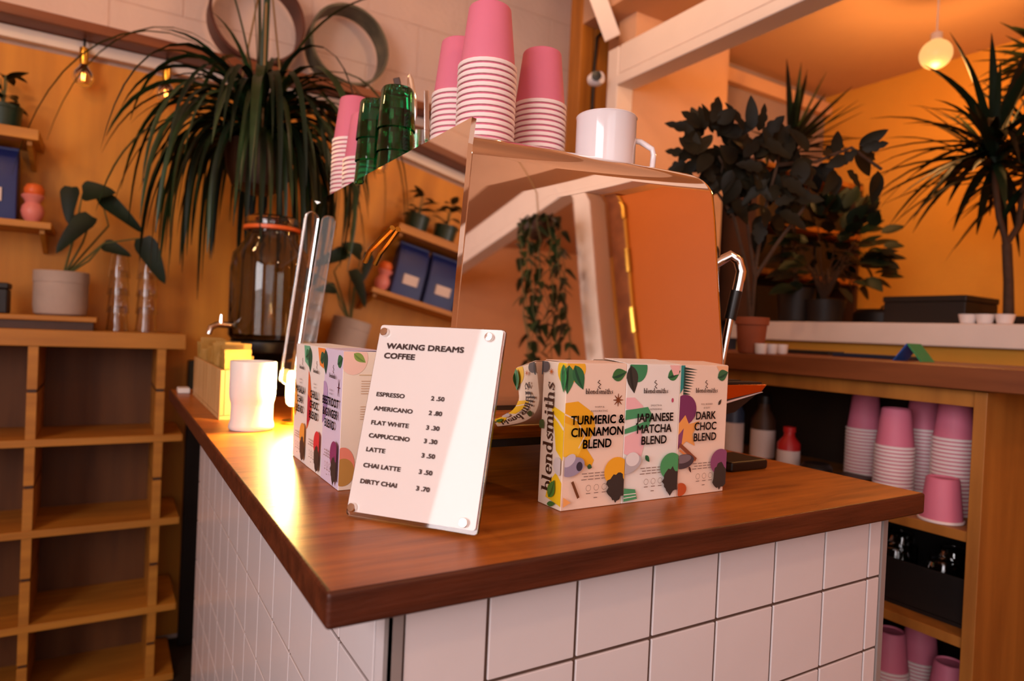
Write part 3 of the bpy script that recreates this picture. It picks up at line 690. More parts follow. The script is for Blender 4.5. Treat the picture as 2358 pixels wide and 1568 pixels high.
MB().tube([(-.085, -.03, .162), (-.125, -.045, .162), (-.138, -.05, .155), (-.142, -.051, .14)], [.008, .007, .007, .006], M_chrome, n=10).build('tap', jr, smooth=True)
MB().tube([(-.115, -.042, .165), (-.115, -.042, .185)], [.006, .003], M_chrome, n=8).build('tap_lever', jr, smooth=True)

# ================================================================== ESPRESSO MACHINE
A_, B_ = math.radians(7.0), math.radians(6.5)
em = thing('espresso_machine', 'mirror-polished steel espresso machine with cups on top', 'espresso machine', (.33, .49, ZT))
def yF(z): return .145+(z-1.15)*math.tan(A_)
def xL(z): return .112+(z-1.15)*math.tan(B_)
ZTOP = 1.395
prof = []
# bottom curl
p_ = Vector((yF(1.075), 1.075)); ang = 0; pts = []
d = Vector((-math.sin(A_), -math.cos(A_))); R0 = .055; n = 14
for i in range(n):
    th = math.radians(80)*(i+1)/n; c, s = math.cos(th), math.sin(th); dd = Vector((d.x*c - d.y*s, d.x*s + d.y*c))
    p_ = p_ + dd*(R0*math.radians(80)/n); pts.append((p_.x, p_.y))
prof = list(reversed(pts))
for i in range(9): z = 1.075+(1.350-1.075)*i/8; prof.append((yF(z), z))
p_ = Vector((yF(1.350), 1.350)); d = Vector((math.sin(A_), math.cos(A_))); R1 = .040; n = 12
for i in range(n):
    th = -math.radians(86)*(i+1)/n; c, s = math.cos(th), math.sin(th); dd = Vector((d.x*c - d.y*s, d.x*s + d.y*c))
    p_ = p_ + dd*(R1*math.radians(86)/n); prof.append((p_.x, p_.y))
ztop = prof[-1][1]; ybk = prof[-1][0]
re = .014
rl_ = .004
def cols(xl, xr):
    out = [(xl+rl_-rl_*math.cos(a), rl_-rl_*math.sin(a)) for a in [PI/2*i/5 for i in range(6)]]
    out += [(xl+rl_+.001+(xr-xl-rl_-re-.002)*i/8, 0) for i in range(0, 9)]
    return out + [(xr-re+re*math.sin(a), re-re*math.cos(a)) for a in [PI/2*i/5 for i in range(6)]]
vs = []; fs = []; nc = len(cols(0, 1))
XR = .556
for y, z in prof:
    xr = XR-(z-1.15)*.02; rc = .045
    if z > ztop-rc: xr -= rc-math.sqrt(max(0, rc*rc-(z-(ztop-rc))**2))*1.0 if z < ztop-1e-6 else rc
    for x, dy in cols(xL(z)+.004, xr): vs.append((x, y+dy, z+(x-.12)*.034*min(1, max(0, (z-1.2)/.17))))
for j in range(len(prof)-1):
    for i in range(nc-1): fs.append((j*nc+i, j*nc+i+1, (j+1)*nc+i+1, (j+1)*nc+i))
o = W(MB().add(vs, fs, M_mirror).build('front_panel', em, smooth=True)); o.data.polygons.foreach_set('use_smooth', [True]*len(o.data.polygons))
sm = o.modifiers.new('thickness', 'SOLIDIFY'); sm.thickness = .003; sm.offset = -1
# body core
mb = MB(); zb, zt = 1.035, 1.3785
c8 = [(xL(zb)+.012, yF(zb)+.03, zb), (.535, yF(zb)+.03, zb), (.535, .83, zb), (xL(zb)+.012, .83, zb), (xL(zt)+.010, yF(zt)+.036, zt), (.50, yF(zt)+.036, zt), (.50, .83, zt), (xL(zt)+.010, .83, zt)]
mb.add(c8, [(0,3,2,1),(4,5,6,7),(0,1,5,4),(1,2,6,5),(2,3,7,6),(3,0,4,7)], M_mirror); W(mb.build('body', em, bevel=.012, seg=3))
# left (back) panel
vs = []; fs = []; zs = [1.03, 1.06, 1.10, 1.15, 1.20, 1.25, 1.30, 1.34, 1.362, 1.374, 1.382, 1.388, 1.392]
xs_ = [xL(z) for z in zs]
for z, x in zip(zs, xs_):
    yn = yF(min(z, 1.36))-.003
    for y in (yn, yn+.002, .3, .5, .7, .828, .838 if z < 1.37 else .838-(z-1.37)*.5): vs.append((x, y, z))
k = 7
for j in range(len(zs)-1):
    for i in range(k-1): fs.append((j*k+i+1, j*k+i, (j+1)*k+i, (j+1)*k+i+1))
o = W(MB().add(vs, fs, M_mirror).build('rear_panel', em)); sm = o.modifiers.new('thickness', 'SOLIDIFY'); sm.thickness = .006; sm.offset = -1
W(MB().box((xL(1.37)+.014, .212, ZTOP-.016), (.50, .828, ZTOP-.0105), M_chrome).build('cup_tray', em, bevel=.002))
W(MB().box((.18, .22, 1.0), (.50, .80, 1.036), M_black).build('base_frame', em))
for x, y in ((.20, .25), (.50, .25), (.20, .77), (.50, .77)):
    W(MB().lathe([(.022, 0), (.024, .004), (.016, .012), (.016, .055)], M_dark, c=(x, y, ZT+.0005), n=16).build('foot', em, smooth=True))
# drip tray on the barista side
def sec(pts, y0, y1, m, nm): 
    mb = MB(); n = len(pts); vv = [(x, y0, z) for x, z in pts]+[(x, y1, z) for x, z in pts]
    mb.add(vv, [tuple(range(n)), tuple(range(2*n-1, n-1, -1))]+[(i, n+i, n+(i+1)%n, (i+1)%n) for i in range(n)], m); return W(mb.build(nm, em, bevel=.001))
sec([(.54, 1.058), (.652, 1.074), (.664, 1.085), (.54, 1.085)], .155, .80, M_copper, 'tray_side')
sec([(.56, 1.0535), (.66, 1.0735), (.652, 1.0735), (.56, 1.0575)], .157, .80, M_enamel, 'tray_edge')
sec([(.54, 1.035), (.60, 1.043), (.648, 1.070), (.54, 1.0525)], .16, .79, M_black, 'tray_bottom')
for i in range(16): W(MB().box((.548, .16+i*.04, 1.0855), (.658, .185+i*.04, 1.0885), M_black).build('grate_bar', em))
wp = [at(*q, d=1.02) for q in [(1640, 612), (1660, 600), (1682, 588), (1700, 600), (1707, 625), (1702, 650), (1697, 672)]]
W(MB().tube(wp, .0078, M_chrome, n=10).build('steam_wand', em, smooth=True))
W(MB().tube([at(1696, 670, d=1.02), at(1681, 735, d=1.02)], .009, M_dark, n=10).build('wand_grip', em, smooth=True))
W(MB().tube([at(1681, 735, d=1.02), at(1660, 845, d=1.02)], .0055, M_chrome, n=10).build('wand_tip', em, smooth=True))
W(MB().lathe([(.02, 0), (.02, .02), (.035, .03), (.035, .06)], M_chrome, c=(.60, .30, 1.20), n=18).build('group_head', em, smooth=True))
W(MB().box((.50, .2, 1.18), (.60, .80, 1.30), M_black).build('group_housing', em, bevel=.01))
tag(MB().box((.605, .165, ZT+.0006), (.690, .235, ZT+.016), M_dark).build('machine_foot', bevel=.004), 'black machine foot on the worktop right of the cartons', 'mat')  # black foot of the espresso machine below the drip tray
# brass hook on the rear panel
W(MB().tube([(xL(1.285)-.0042, .362, 1.285), (xL(1.272)-.0065, .395, 1.272), (xL(1.259)-.008, .430, 1.259), (xL(1.243)-.008, .447, 1.243)], .0042, M_brass, n=8).build('brass_hook', em, smooth=True))

# ================================================================== PAPER CUPS
def cup_proto(rr=.040, rb=.0285, h=.088, n=28):
    t = thing('paper_cup', '', 'paper cup')
    MB().lathe([(rr-.0015, .0055), (rb+.0012, h-.003), (rb, h-.001), (rb-.0015, h), (rb-.003, h-.004), (.002, h-.005)], M_pink, n=n, cap0=False, cap1=False).build('cup_wall', t, smooth=True)
    MB().lathe([(rr-.0012, .0058), (rr+.0012, .0052), (rr+.0016, .0028), (rr+.0008, .0004), (rr-.0012, .0002)], M_rim, n=n, cap0=False, cap1=False).build('rolled_rim', t, smooth=True)
    return t
proto = cup_proto(); used = [False]
def put_cup(p, label, group):
    if not used[0]: o = proto; used[0] = True
    else: o = copy_tree(proto)
    o['label'] = label; o['group'] = group; o.location = p; o.rotation_euler = (0, 0, random.uniform(0, 6)); return o
def cup_stack(x, y, z0, n, where, pitch=.0082, lean=(0, 0)):
    for i in range(n):
        k = n-1-i
        put_cup((x+lean[0]*k, y+lean[1]*k, z0+pitch*k), 'pink paper cup, %s in %s' % (nth(i), where), 'pink cups in ' + where)
ZC = ZTOP-.010
cup_stack(.231, .306, ZC, 16, 'the tall front machine-top stack')
cup_stack(.349, .350, ZC, 14, 'the right-hand machine-top stack')
cup_stack(.240, .412, ZC, 15, 'the machine-top stack behind the tallest')
q = at(829, 370, d=1.20); cup_stack(q.x+.011, q.y, ZC, 8, 'the short stack beside green glasses')
q = at(806, 320, d=1.285); cup_stack(q.x+.008, q.y, ZC, 15, 'the far left machine-top stack')
# green tumblers
gp = thing('green_tumbler', '', 'tumbler'); gl = []
MB().lathe([(.030, 0), (.0255, .061), (.0235, .065), (.004, .065), (.004, .057), (.022, .056), (.0275, .001)], M_green, n=24, cap0=False, cap1=False).build('glass_wall', gp, smooth=True)
gfirst = True
for (u, w, nm) in ((860, 1.105, 'the left green stack beside the pink cups'), (910, 1.04, 'the right green stack beside the cutlery glass')):
    q = at(u, 350, d=w)
    for i in range(3):
        o = gp if gfirst else copy_tree(gp); gfirst = False
        o['label'] = 'green glass tumbler, %s in %s' % (nth(i), nm); o['group'] = 'green tumblers on the machine'; o.location = (q.x, q.y, ZC+.036*(2-i)+.0003)
# cutlery glass
q = at(975, 300, d=1.17)
cg = tag(MB().lathe([(.030, 0), (.033, .004), (.036, .105), (.0345, .105), (.031, .008), (.004, .006)], M_glass, n=28, cap1=True).build('cutlery_glass', smooth=True), 'clear glass tumbler holding cutlery between green glasses and pink cups', 'glass'); cg.location = (q.x, q.y, ZC)
def cutlery(dx, dy, tx, ty, L, label, m, wid, spoon=False):
    t = thing('spoon' if spoon else 'knife', label, 'cutlery', (q.x+dx, q.y+dy, ZC+.0075), group='cutlery in the glass')
    d = Vector((tx, ty, 1)).normalized(); s = d.cross(Vector((_f.x, _f.y, 0))).normalized(); nn = d.cross(s)
    Mx = Matrix((s.to_4d(), nn.to_4d(), d.to_4d(), (0, 0, 0, 1))); Mx = Matrix(((s.x, nn.x, d.x, 0), (s.y, nn.y, d.y, 0), (s.z, nn.z, d.z, 0), (0, 0, 0, 1)))
    MB().box((-wid*.3, -.0012, 0), (wid*.3, .0012, L*.5), M_chrome, Mx).build('blade', t, bevel=.0006)
    if spoon: MB().lathe([(.0006, -.5), (.5, -.35), (.72, 0), (.5, .35), (.0006, .5)], M_chrome, n=14, M=Mx @ Matrix.Translation((0, 0, L*.78)) @ Matrix.Diagonal((wid, wid*.25, L*.42, 1))).build('handle', t, smooth=True)
    else: MB().box((-wid*.5, -.0025, L*.5), (wid*.5, .0025, L), m, Mx).build('handle', t, bevel=.0015)
cutlery(.004, .006, -.24, .12, .205, 'dark-handled knife leaning left in the cutlery glass', M_brown, .012)
cutlery(.0, -.004, -.13, .07, .21, 'silver spoon leaning left in the cutlery glass', M_chrome, .011, True)
cutlery(.012, .0, -.04, .03, .18, 'steel knife standing upright in the cutlery glass', M_chrome, .009)
cutlery(.004, -.012, .08, -.02, .175, 'dark-handled knife leaning right in the cutlery glass', M_brown, .010)
# enamel mug
mg = thing('enamel_mug', 'white enamel mug on the right of the machine top', 'mug', (.416, .269, ZC+.0005))
MB().lathe([(.040, 0), (.0435, .003), (.0445, .012), (.0445, .085), (.0455, .0865), (.0445, .088), (.0425, .087), (.0425, .012), (.038, .005)], M_enamel, n=40, cap1=True).build('mug_body', mg, smooth=True)
e_ = Vector((.853, -.52, 0))
MB().tube([e_*.043+Vector((0, 0, .056)), e_*.052+Vector((0, 0, .055)), e_*.070+Vector((0, 0, .045)), e_*.0725+Vector((0, 0, .036)), e_*.0715+Vector((0, 0, .018)), e_*.066+Vector((0, 0, .010)), e_*.043+Vector((0, 0, .010))], .0042, M_enamel, n=10).build('handle', mg, smooth=True)

# ================================================================== LEFT SHELVES
su = thing('shelf_unit', 'open birch shelf unit with notched uprights against the wall', 'shelf unit', (-.5, 1.94, 0))
W(MB().box((-1.3, 1.80, 1.047), (0, 2.080, 1.095), M_shelf).build('top_board', su, bevel=.002))
for z in (.779, .517, .244, .02): W(MB().box((-1.3, 1.80, z-.021), (.0, 2.075, z), M_shelf).build('shelf_board', su, bevel=.001))
for x in (-1.05, -.725, -.403, -.079):
    zs = [0.021, .223, .2445, .496, .5175, .758, .7795, 1.0465]
    for a, b in ((.0205, .2225), (.2445, .4955), (.5175, .7575), (.7795, 1.0465)):
        mid = a+(b-a)*.52
        W(MB().box((x, 1.803, a), (x+.024, 2.074, mid-.005), M_shelf).box((x, 1.803, mid+.005), (x+.024, 2.074, b), M_shelf).box((x+.002, 1.809, mid-.005), (x+.022, 2.07, mid+.005), M_brown).build('upright', su))
M_shade_ply = mat('shaded_back_ply', '6e4018', .6, dark='57300f', scale=4, stretch=(5, 1, .5))  # added back panels: shade inside the shelves put into the dark ply colour
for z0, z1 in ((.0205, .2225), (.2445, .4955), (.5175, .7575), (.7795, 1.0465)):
    for xa, xb in ((-1.3, -1.0505), (-1.0255, -.7255), (-.7005, -.4035), (-.3785, -.0795)): W(MB().box((xa, 2.066, z0), (xb, 2.074, z1), M_shade_ply).build('back_panel', su))
tb = thing('serving_board', 'wooden serving board with dark underside on the birch shelf', 'board', (-.5, 1.9, 1.0955))
W(MB().box((-.80, 1.83, 1.0957), (-.25, 2.02, 1.120), M_brown).build('under_frame', tb)); W(MB().box((-.81, 1.82, 1.1203), (-.24, 2.03, 1.136), M_shelf).build('board_top', tb, bevel=.003))
pt = thing('potted_alocasia', 'potted plant with drooping arrow leaves in pale stoneware pot', 'potted plant', (-.338, 1.945, 1.1365))
MB().lathe([(.060, 0), (.068, .006), (.071, .03), (.071, .10), (.0725, .101), (.0725, .133), (.070, .135), (.064, .133), (.064, .12)], M_pot, n=36, cap1=False).build('pot', pt, smooth=True)
MB().lathe([(.064, .119), (.03, .124), (.002, .126)], M_soil, n=24, cap0=False).build('soil', pt, smooth=True)
def W2(o, t): o.parent = t; o.location = -t.location; return o
for (bu, bv, tu, tv, wd, mid, Y) in ((190, 445, 262, 437, .085, (176, 520), 1.90), (212, 498, 122, 572, .075, (190, 560), 1.88), (232, 452, 330, 530, .060, (250, 520), 1.92), (328, 548, 378, 650, .075, (240, 560), 1.88), (238, 563, 300, 585, .05, (205, 600), 1.90), (165, 430, 152, 510, .06, (172, 540), 1.92)):
    b = at(bu, bv, y=Y); t_ = at(tu, tv, y=Y-.03)
    W2(oval('leaf', pt, b, t_, wd, (-.3, -.9, .45), M_leaf2, curl=.18, heart=1, n=10), pt)
    m1 = at(mid[0], mid[1], y=Y+.02); root = Vector((-.335, 1.945, 1.255))
    W2(MB().tube([root, m1, b], [.0035, .003, .002], M_stem, n=6).build('petiole', pt, smooth=True), pt)
sg_ = thing('stacking_glass', '', 'glass'); MB().lathe([(.031, 0), (.029, .02), (.024, .076), (.022, .08), (.004, .08), (.004, .074), (.021, .073), (.027, .02), (.029, .001)], M_glass, n=22, cap0=False, cap1=False).build('glass_wall', sg_, smooth=True)
gfirst = True
for x, nm, cnt in ((-.187, 'the left clear stack on the birch shelf', 4), (-.108, 'the right clear stack on the birch shelf', 4)):
    for i in range(cnt):
        o = sg_ if gfirst else copy_tree(sg_); gfirst = False
        o['label'] = 'clear glass tumbler, %s in %s' % (nth(i), nm); o['group'] = 'clear tumblers on the birch shelf'; o.location = (x, 1.92+.002*i, 1.0957+.056*(cnt-1-i))
bc = thing('black_tin', 'small black tin at the edge of the serving board', 'tin', (-.505, 1.90, 1.1365)); MB().box((-.04, -.04, 0), (.045, .04, .07), M_black).build('tin_body', bc, bevel=.004); MB().box((-.042, -.042, .0705), (.047, .042, .088), M_black).build('lid', bc, bevel=.004)
for z, x1, th, nm in ((1.682, -.404, .032, 'upper birch wall shelf holding two small plants'), (1.412, -.366, .020, 'lower birch wall shelf holding blue bags and a pink vase')):
    s = thing('wall_shelf', nm, 'shelf', (-.8, 2.0, z-th)); W(MB().box((-1.4, 1.90, z-th), (x1, 2.085, z), M_shelf).build('shelf_board', s, bevel=.002))
    for xx in (x1-.03, -1.1): W(MB().prism([(0, 0), (-.16, 0), (-.16, -.012), (-.02, -.06), (0, -.06)], .012, M_shelf, Matrix.Translation((xx, 2.086, z-th-.0005)) @ Matrix.Rotation(PI/2, 4, 'Z') @ Matrix.Rotation(PI/2, 4, 'X')).build('bracket', s))
for i, (x0, x1, nm) in enumerate(((-.585, -.457, 'dark blue bag with pale label standing beside the pink vase'), (-.735, -.60, 'second dark blue bag with pale label along the lower wall shelf'), (-.885, -.75, 'third dark blue bag farthest along the lower wall shelf'))):
    b = thing('coffee_bag', nm, 'bag', ((x0+x1)/2, 1.99, 1.4123), group='blue bags on the wall shelf'); w = (x1-x0)/2
    pr_ = [(0, .034), (.03, .036), (.12, .034), (.19, .024), (.215, .006)]
    vs = []; fs = []
    for z_, dp in pr_:
        for x_, y_ in ((-w, -dp), (0, -dp*1.12), (w, -dp), (w, dp), (-w, dp)): vs.append((x_, y_, z_))
    for j in range(len(pr_)-1):
        for k in range(5): fs.append((j*5+k, j*5+(k+1)%5, (j+1)*5+(k+1)%5, (j+1)*5+k))
    fs += [(4, 3, 2, 1, 0), tuple(20+k for k in range(5))]
    MB().add(vs, fs, M_blue).build('bag_body', b, bevel=.003)
    MB().box((-w*.55, -.0425, .055), (w*.45, -.0405, .095), M_label).build('label_patch', b)
    MB().box((-w, -.007, .208), (w, .007, .222), M_blue).build('folded_top', b, bevel=.002)
vz = thing('pinched_vase', 'small pink and orange pinched vase on the lower wall shelf', 'vase', (-.418, 1.965, 1.4123))
MB().lathe([(.016, 0), (.018, .004), (.026, .018), (.030, .034), (.027, .05), (.0195, .06), (.021, .066), (.029, .078), (.030, .082), (.026, .086)], M_vasep, n=28).build('vase_body', vz, smooth=True)
MB().lathe([(.022, .0855), (.026, .092), (.026, .104), (.019, .116), (.004, .120)], M_vaseo, n=28, c=(.002, 0, 0)).build('orange_top', vz, smooth=True)
for i, (x, nm) in enumerate(((-.500, 'small dark-potted plant at the end of the upper wall shelf'), (-.63, 'second small dark-potted plant on the upper wall shelf'))):
    t = thing('small_potted_plant', nm, 'potted plant', (x, 1.985, 1.6823), group='small plants on the wall shelf')
    MB().lathe([(.035, 0), (.045, .004), (.048, .06), (.050, .062), (.050, .072), (.044, .072), (.042, .062)], mat('dark_green_pot', '1d3328', .35, vary=.1), n=24, cap1=False).build('pot', t, smooth=True)
    MB().lathe([(.042, .060), (.002, .064)], M_soil, n=16, cap0=False).build('soil', t)
    rl = random.Random(20+i)
    for k in range(12):
        a = rl.uniform(0, 6.28); r0 = rl.uniform(.0, .015); z0 = .08+rl.uniform(0, .09); b = Vector((r0*math.cos(a), r0*math.sin(a), z0)); tp_ = b+Vector((math.cos(a)*.06, math.sin(a)*.06, rl.uniform(-.015, .04)))
        oval('leaf', t, b, tp_, .032, (0, 0, 1), M_leaf2, curl=.2, n=6)
        MB().tube([(0, 0, .062), b], .0015, M_stem, n=5).build('stem', t)

# ================================================================== RIGHT CABINET
cb = thing('open_cabinet', 'open plywood cabinet full of pink paper cups', 'cabinet', (1.42, .55, 0))
W(MB().box((1.20, .079, 0), (1.66, .102, 1.076), M_cabin).build('end_panel', cb, bevel=.0015))
W(MB().box((1.20, 1.05, 0), (1.66, 1.073, 1.076), M_cabin).build('end_panel', cb, bevel=.0015))
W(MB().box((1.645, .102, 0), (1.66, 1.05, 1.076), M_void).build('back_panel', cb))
W(MB().box((1.205, .1025, 1.045), (1.225, 1.0495, 1.076), M_cabin).build('rail', cb, bevel=.001))
for z in (.806, .602, .30, .06): W(MB().box((1.205, .1025, z-.02), (1.644, 1.0495, z), M_cabin).build('shelf_board', cb, bevel=.001))
tag(MB().box((1.175, -.03, 1.078), (1.69, 1.30, 1.122), M_cabtop).build('cabinet_worktop', bevel=.003), 'brown wooden worktop on the open cabinet', 'worktop')
for u, rim, X, where in ((1990, 985, 1.40, 'the leftmost cabinet stack'), (2060, 1027, 1.305, 'the second cabinet stack from left'), (2127, 985, 1.43, 'the third cabinet stack from left'), (2197, 1006, 1.335, 'the fourth cabinet stack from left'), (2256, 1020, 1.435, 'the cabinet stack by its end panel')):
    q = at(u, rim, x=X); n = max(3, min(20, int((q.z-.806)/.0082)+1)); cup_stack(X, max(q.y, .146), .8064, n, where)
put_cup((1.246, .170, .8064), 'single pink paper cup standing alone at the front of the cabinet shelf', 'pink cups in the cabinet')
for u, X, where, n in ((2050, 1.33, 'the left low-shelf cabinet stack', 16), (2118, 1.42, 'the middle low-shelf cabinet stack', 17), (2190, 1.33, 'the right low-shelf cabinet stack', 14)):
    q = at(u, 1480, x=X); cup_stack(X, max(q.y, .15), .3004, n, where)
# middle shelf: dark crate and spray bottle
cr = thing('black_crate', 'black plastic crate of glassware on the middle cabinet shelf', 'crate', (1.40, .33, .6024))
W(MB().box((1.25, .12, .6026), (1.55, .56, .610), M_black).build('crate_base', cr))
for a, b in (((1.25, .12, .6105), (1.256, .56, .70)), ((1.544, .12, .6105), (1.55, .56, .70)), ((1.2565, .12, .6105), (1.5435, .126, .70)), ((1.2565, .554, .6105), (1.5435, .56, .70))): W(MB().box(a, b, M_black).build('crate_side', cr, bevel=.002))
gj = None
for i, (x, y) in enumerate(((1.31, .19), (1.31, .29), (1.32, .40), (1.42, .22), (1.43, .34), (1.42, .46))):
    o = MB().lathe([(.03, 0), (.036, .004), (.036, .07), (.026, .085), (.026, .10), (.024, .10), (.033, .07), (.033, .006)], M_glass, n=18).build('glass_jar', smooth=True) if gj is None else gj.copy()
    if gj is None: gj = o
    else: col.objects.link(o)
    tag(o, 'small clear glass jar in the black crate, ' + ['nearest the end panel in front', 'middle of the front row', 'far end of the front row', 'nearest the end panel in the back row', 'middle of the back row', 'far end of the back row'][i], 'jar', 'glass jars in the crate'); o.location = (x, y, .611)
sp = thing('spray_bottle', 'spray bottle with green nozzle beside the black crate', 'bottle', (1.235, .30, .6024))
MB().lathe([(.012, 0), (.013, .003), (.013, .07), (.008, .09), (.008, .105)], M_glass, n=18, c=(0, 0, 0)).build('bottle_body', sp, smooth=True); MB().lathe([(.010, .106), (.010, .125), (.006, .13)], mat('green_plastic', '4aa860', .4), n=14).build('cap', sp, smooth=True); MB().box((-.02, -.006, .128), (.012, .006, .14), mat('green_plastic', '4aa860', .4)).build('nozzle', sp, bevel=.002)
# odds and ends in the upper bay
def bottle(name, label, p, r, h, m, capm, cat='bottle'):
    t = thing(name, label, cat, p); MB().lathe([(r*.9, 0), (r, .004), (r, h*.68), (r*.5, h*.82), (r*.45, h*.9)], m, n=20).build('bottle_body', t, smooth=True); MB().lathe([(r*.55, h*.9), (r*.55, h), (r*.3, h*1.01)], capm, n=16).build('cap', t, smooth=True)
    MB().lathe([(r*1.01, h*.18), (r*1.01, h*.55)], M_label, n=20, cap0=False, cap1=False).build('paper_label', t, smooth=True)
bottle('syrup_bottle', 'red-capped bottle with pale label in the cabinet', (1.30, .565, .8064), .028, .13, M_red, M_red)
bottle('syrup_bottle', 'tall dark bottle with pale label beside the red-capped one', (1.32, .66, .8064), .032, .20, M_brown, M_dark)
bottle('syrup_bottle', 'blue-grey bottle behind the drip tray in the cabinet', (1.28, .73, .8064), .030, .22, mat('blue_grey', '39465e', .4), M_dark)
tag(MB().lathe([(.034, 0), (.036, .004), (.036, .05), (.028, .058), (.004, .06)], M_black, n=22).build('grinder_jar', smooth=True), 'squat black jar in the cabinet right of the red-capped bottle', 'jar').location = (1.27, .465, .8064)
tag(bx('cardboard_box', (1.24, .355, .8064), (1.345, .435, .845), M_brown, bevel=.002), 'low dark cardboard box in front of the cup stacks in the cabinet', 'box')
# on the cabinet worktop
for i, u in enumerate((1763, 1787, 1811)):
    q = at(u, 815, z=1.1225); o = MB().lathe([(.012, 0), (.014, .003), (.0155, .026), (.0145, .026), (.012, .004)], M_ceramic, n=18).build('tiny_cup', smooth=True)
    tag(o, 'tiny white cup on the cabinet worktop, ' + ['left of three', 'middle of three', 'right of three'][i], 'cup', 'tiny white cups'); o.location = (q.x-.02, q.y, 1.1225)
q = at(1865, 815, z=1.1225); tag(MB().box((-.04, -.09, 0), (.04, .09, .012), M_black).build('notebook', bevel=.002), 'flat black notebook on the cabinet worktop beside the tiny cups', 'notebook').location = (q.x, q.y, 1.1225)
q = at(2020, 825, z=1.1225); tag(MB().box((-.05, -.10, 0), (.03, .10, .010), mat('navy_cover', '1c2438', .4)).build('notebook', bevel=.002), 'flat navy notebook beside the blue folded card', 'notebook').location = (q.x, q.y, 1.1225)
q = at(2105, 832, z=1.1225); fc = thing('folded_card', 'small blue and green folded card standing on the cabinet worktop', 'card', (q.x, q.y, 1.1225))
MB().add([(-.03, .035, 0), (.03, .035, 0), (.03, .004, .042), (-.03, .004, .042), (-.03, .032, 0), (.03, .032, 0), (.03, .002, .039), (-.03, .002, .039)], [(0,1,2,3), (7,6,5,4), (0,4,5,1), (1,5,6,2), (2,6,7,3), (3,7,4,0)], mat('blue_card', '24509a', .4)).build('card_face', fc)
MB().add([(-.03, -.032, 0), (.03, -.032, 0), (.03, .0015, .042), (-.03, .0015, .042), (-.03, -.029, 0), (.03, -.029, 0), (.03, .0015, .038), (-.03, .0015, .038)], [(0,1,2,3), (7,6,5,4), (0,4,5,1), (1,5,6,2), (2,6,7,3), (3,7,4,0)], mat('green_card', '2c8a5a', .4)).build('card_back', fc)
# ------------------------------------------------ white shelf on the yellow wall and what stands on it
ws = thing('white_counter', 'thick white counter shelf along the yellow wall', 'counter', (2.4, .5, 1.165))
W(MB().box((2.035, -1.2, .002), (2.06, 1.36, 1.164), M_yellow).build('front_panel', ws))  # panel added below the slab to catch light where the wall was shaded
W(MB().box((2.0, -1.2, 1.165), (2.755, 1.37, 1.237), M_whitewood).build('shelf_slab', ws, bevel=.004))
for y in (-.9, .2, 1.2): W(MB().prism([(0, 0), (-.60, 0), (-.60, -.03), (-.04, -.30), (0, -.30)], .03, M_whitewood, Matrix.Translation((2.758, y, 1.1645)) @ Matrix.Rotation(PI/2, 4, 'X')).build('bracket', ws))
bb = thing('dark_box', 'dark brown lidded box on the white counter', 'box', (2.22, .67, 1.2375)); MB().box((-.11, -.135, 0), (.11, .125, .075), M_black).build('box_body', bb, bevel=.003); MB().box((-.113, -.138, .0755), (.113, .128, .095), M_black).build('box_lid', bb, bevel=.003)
for i, u in enumerate((2228, 2268, 2314)):
    q = at(u, 742, x=2.06); o = MB().lathe([(.016, 0), (.02, .003), (.026, .03), (.024, .03), (.018, .005)], M_ceramic, n=20).build('espresso_cup', smooth=True)
    tag(o, 'white espresso cup on the white counter, ' + ['nearest the dark box', 'middle of the row', 'nearest the photo edge'][i], 'cup', 'white espresso cups'); o.location = (2.06, q.y, 1.2375)
tag(MB().box((2.30, .15, 1.2375), (2.52, .50, 1.258), M_black).build('tray', bevel=.003), 'flat black tray behind the espresso cups', 'tray')
cs = thing('rounded_black_case', 'low rounded black case left of the dark box', 'case', (2.40, .95, 1.2375)); MB().lathe([(.10, 0), (.115, .01), (.115, .05), (.10, .065), (.004, .07)], M_black, n=28).build('case_body', cs, smooth=True); MB().tube([(-.03, 0, .069), (-.02, 0, .078), (.02, 0, .078), (.03, 0, .069)], .004, M_dark, n=8).build('case_handle', cs)
# dark shelf rack in the recess
rk = thing('dark_rack', 'dark brown wooden rack with lit shelf edges in the recess', 'rack', (2.35, 1.36, 1.237))
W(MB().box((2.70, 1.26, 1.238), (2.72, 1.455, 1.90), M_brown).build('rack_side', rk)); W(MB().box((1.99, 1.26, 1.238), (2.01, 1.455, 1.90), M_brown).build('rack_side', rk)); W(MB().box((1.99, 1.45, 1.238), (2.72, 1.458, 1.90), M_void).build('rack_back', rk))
for z in (1.66, 1.455, 1.885): W(MB().box((2.011, 1.25, z-.02), (2.699, 1.449, z), M_timber).build('rack_shelf', rk))  # lit look of the shelf edges put into the orange board colour
for i, (x0, x1, z, h) in enumerate(((2.03, 2.2, 1.4555, .15), (2.22, 2.42, 1.4555, .13), (2.44, 2.68, 1.4555, .16), (2.04, 2.25, 1.6605, .14), (2.28, 2.5, 1.6605, .17), (2.52, 2.68, 1.6605, .12), (2.05, 2.35, 1.2385, .15), (2.38, 2.66, 1.2385, .13))):
    tag(bx('storage_box', (x0, 1.29, z), (x1, 1.44, z+h), M_black, bevel=.003), 'black storage box, %s on the %s shelf of the dark rack' % ({0: 'left', 1: 'middle', 2: 'right', 3: 'left', 4: 'middle', 5: 'right', 6: 'left', 7: 'right'}[i], 'middle' if i < 3 else 'upper' if i < 6 else 'bottom'), 'box', 'black boxes in the rack')

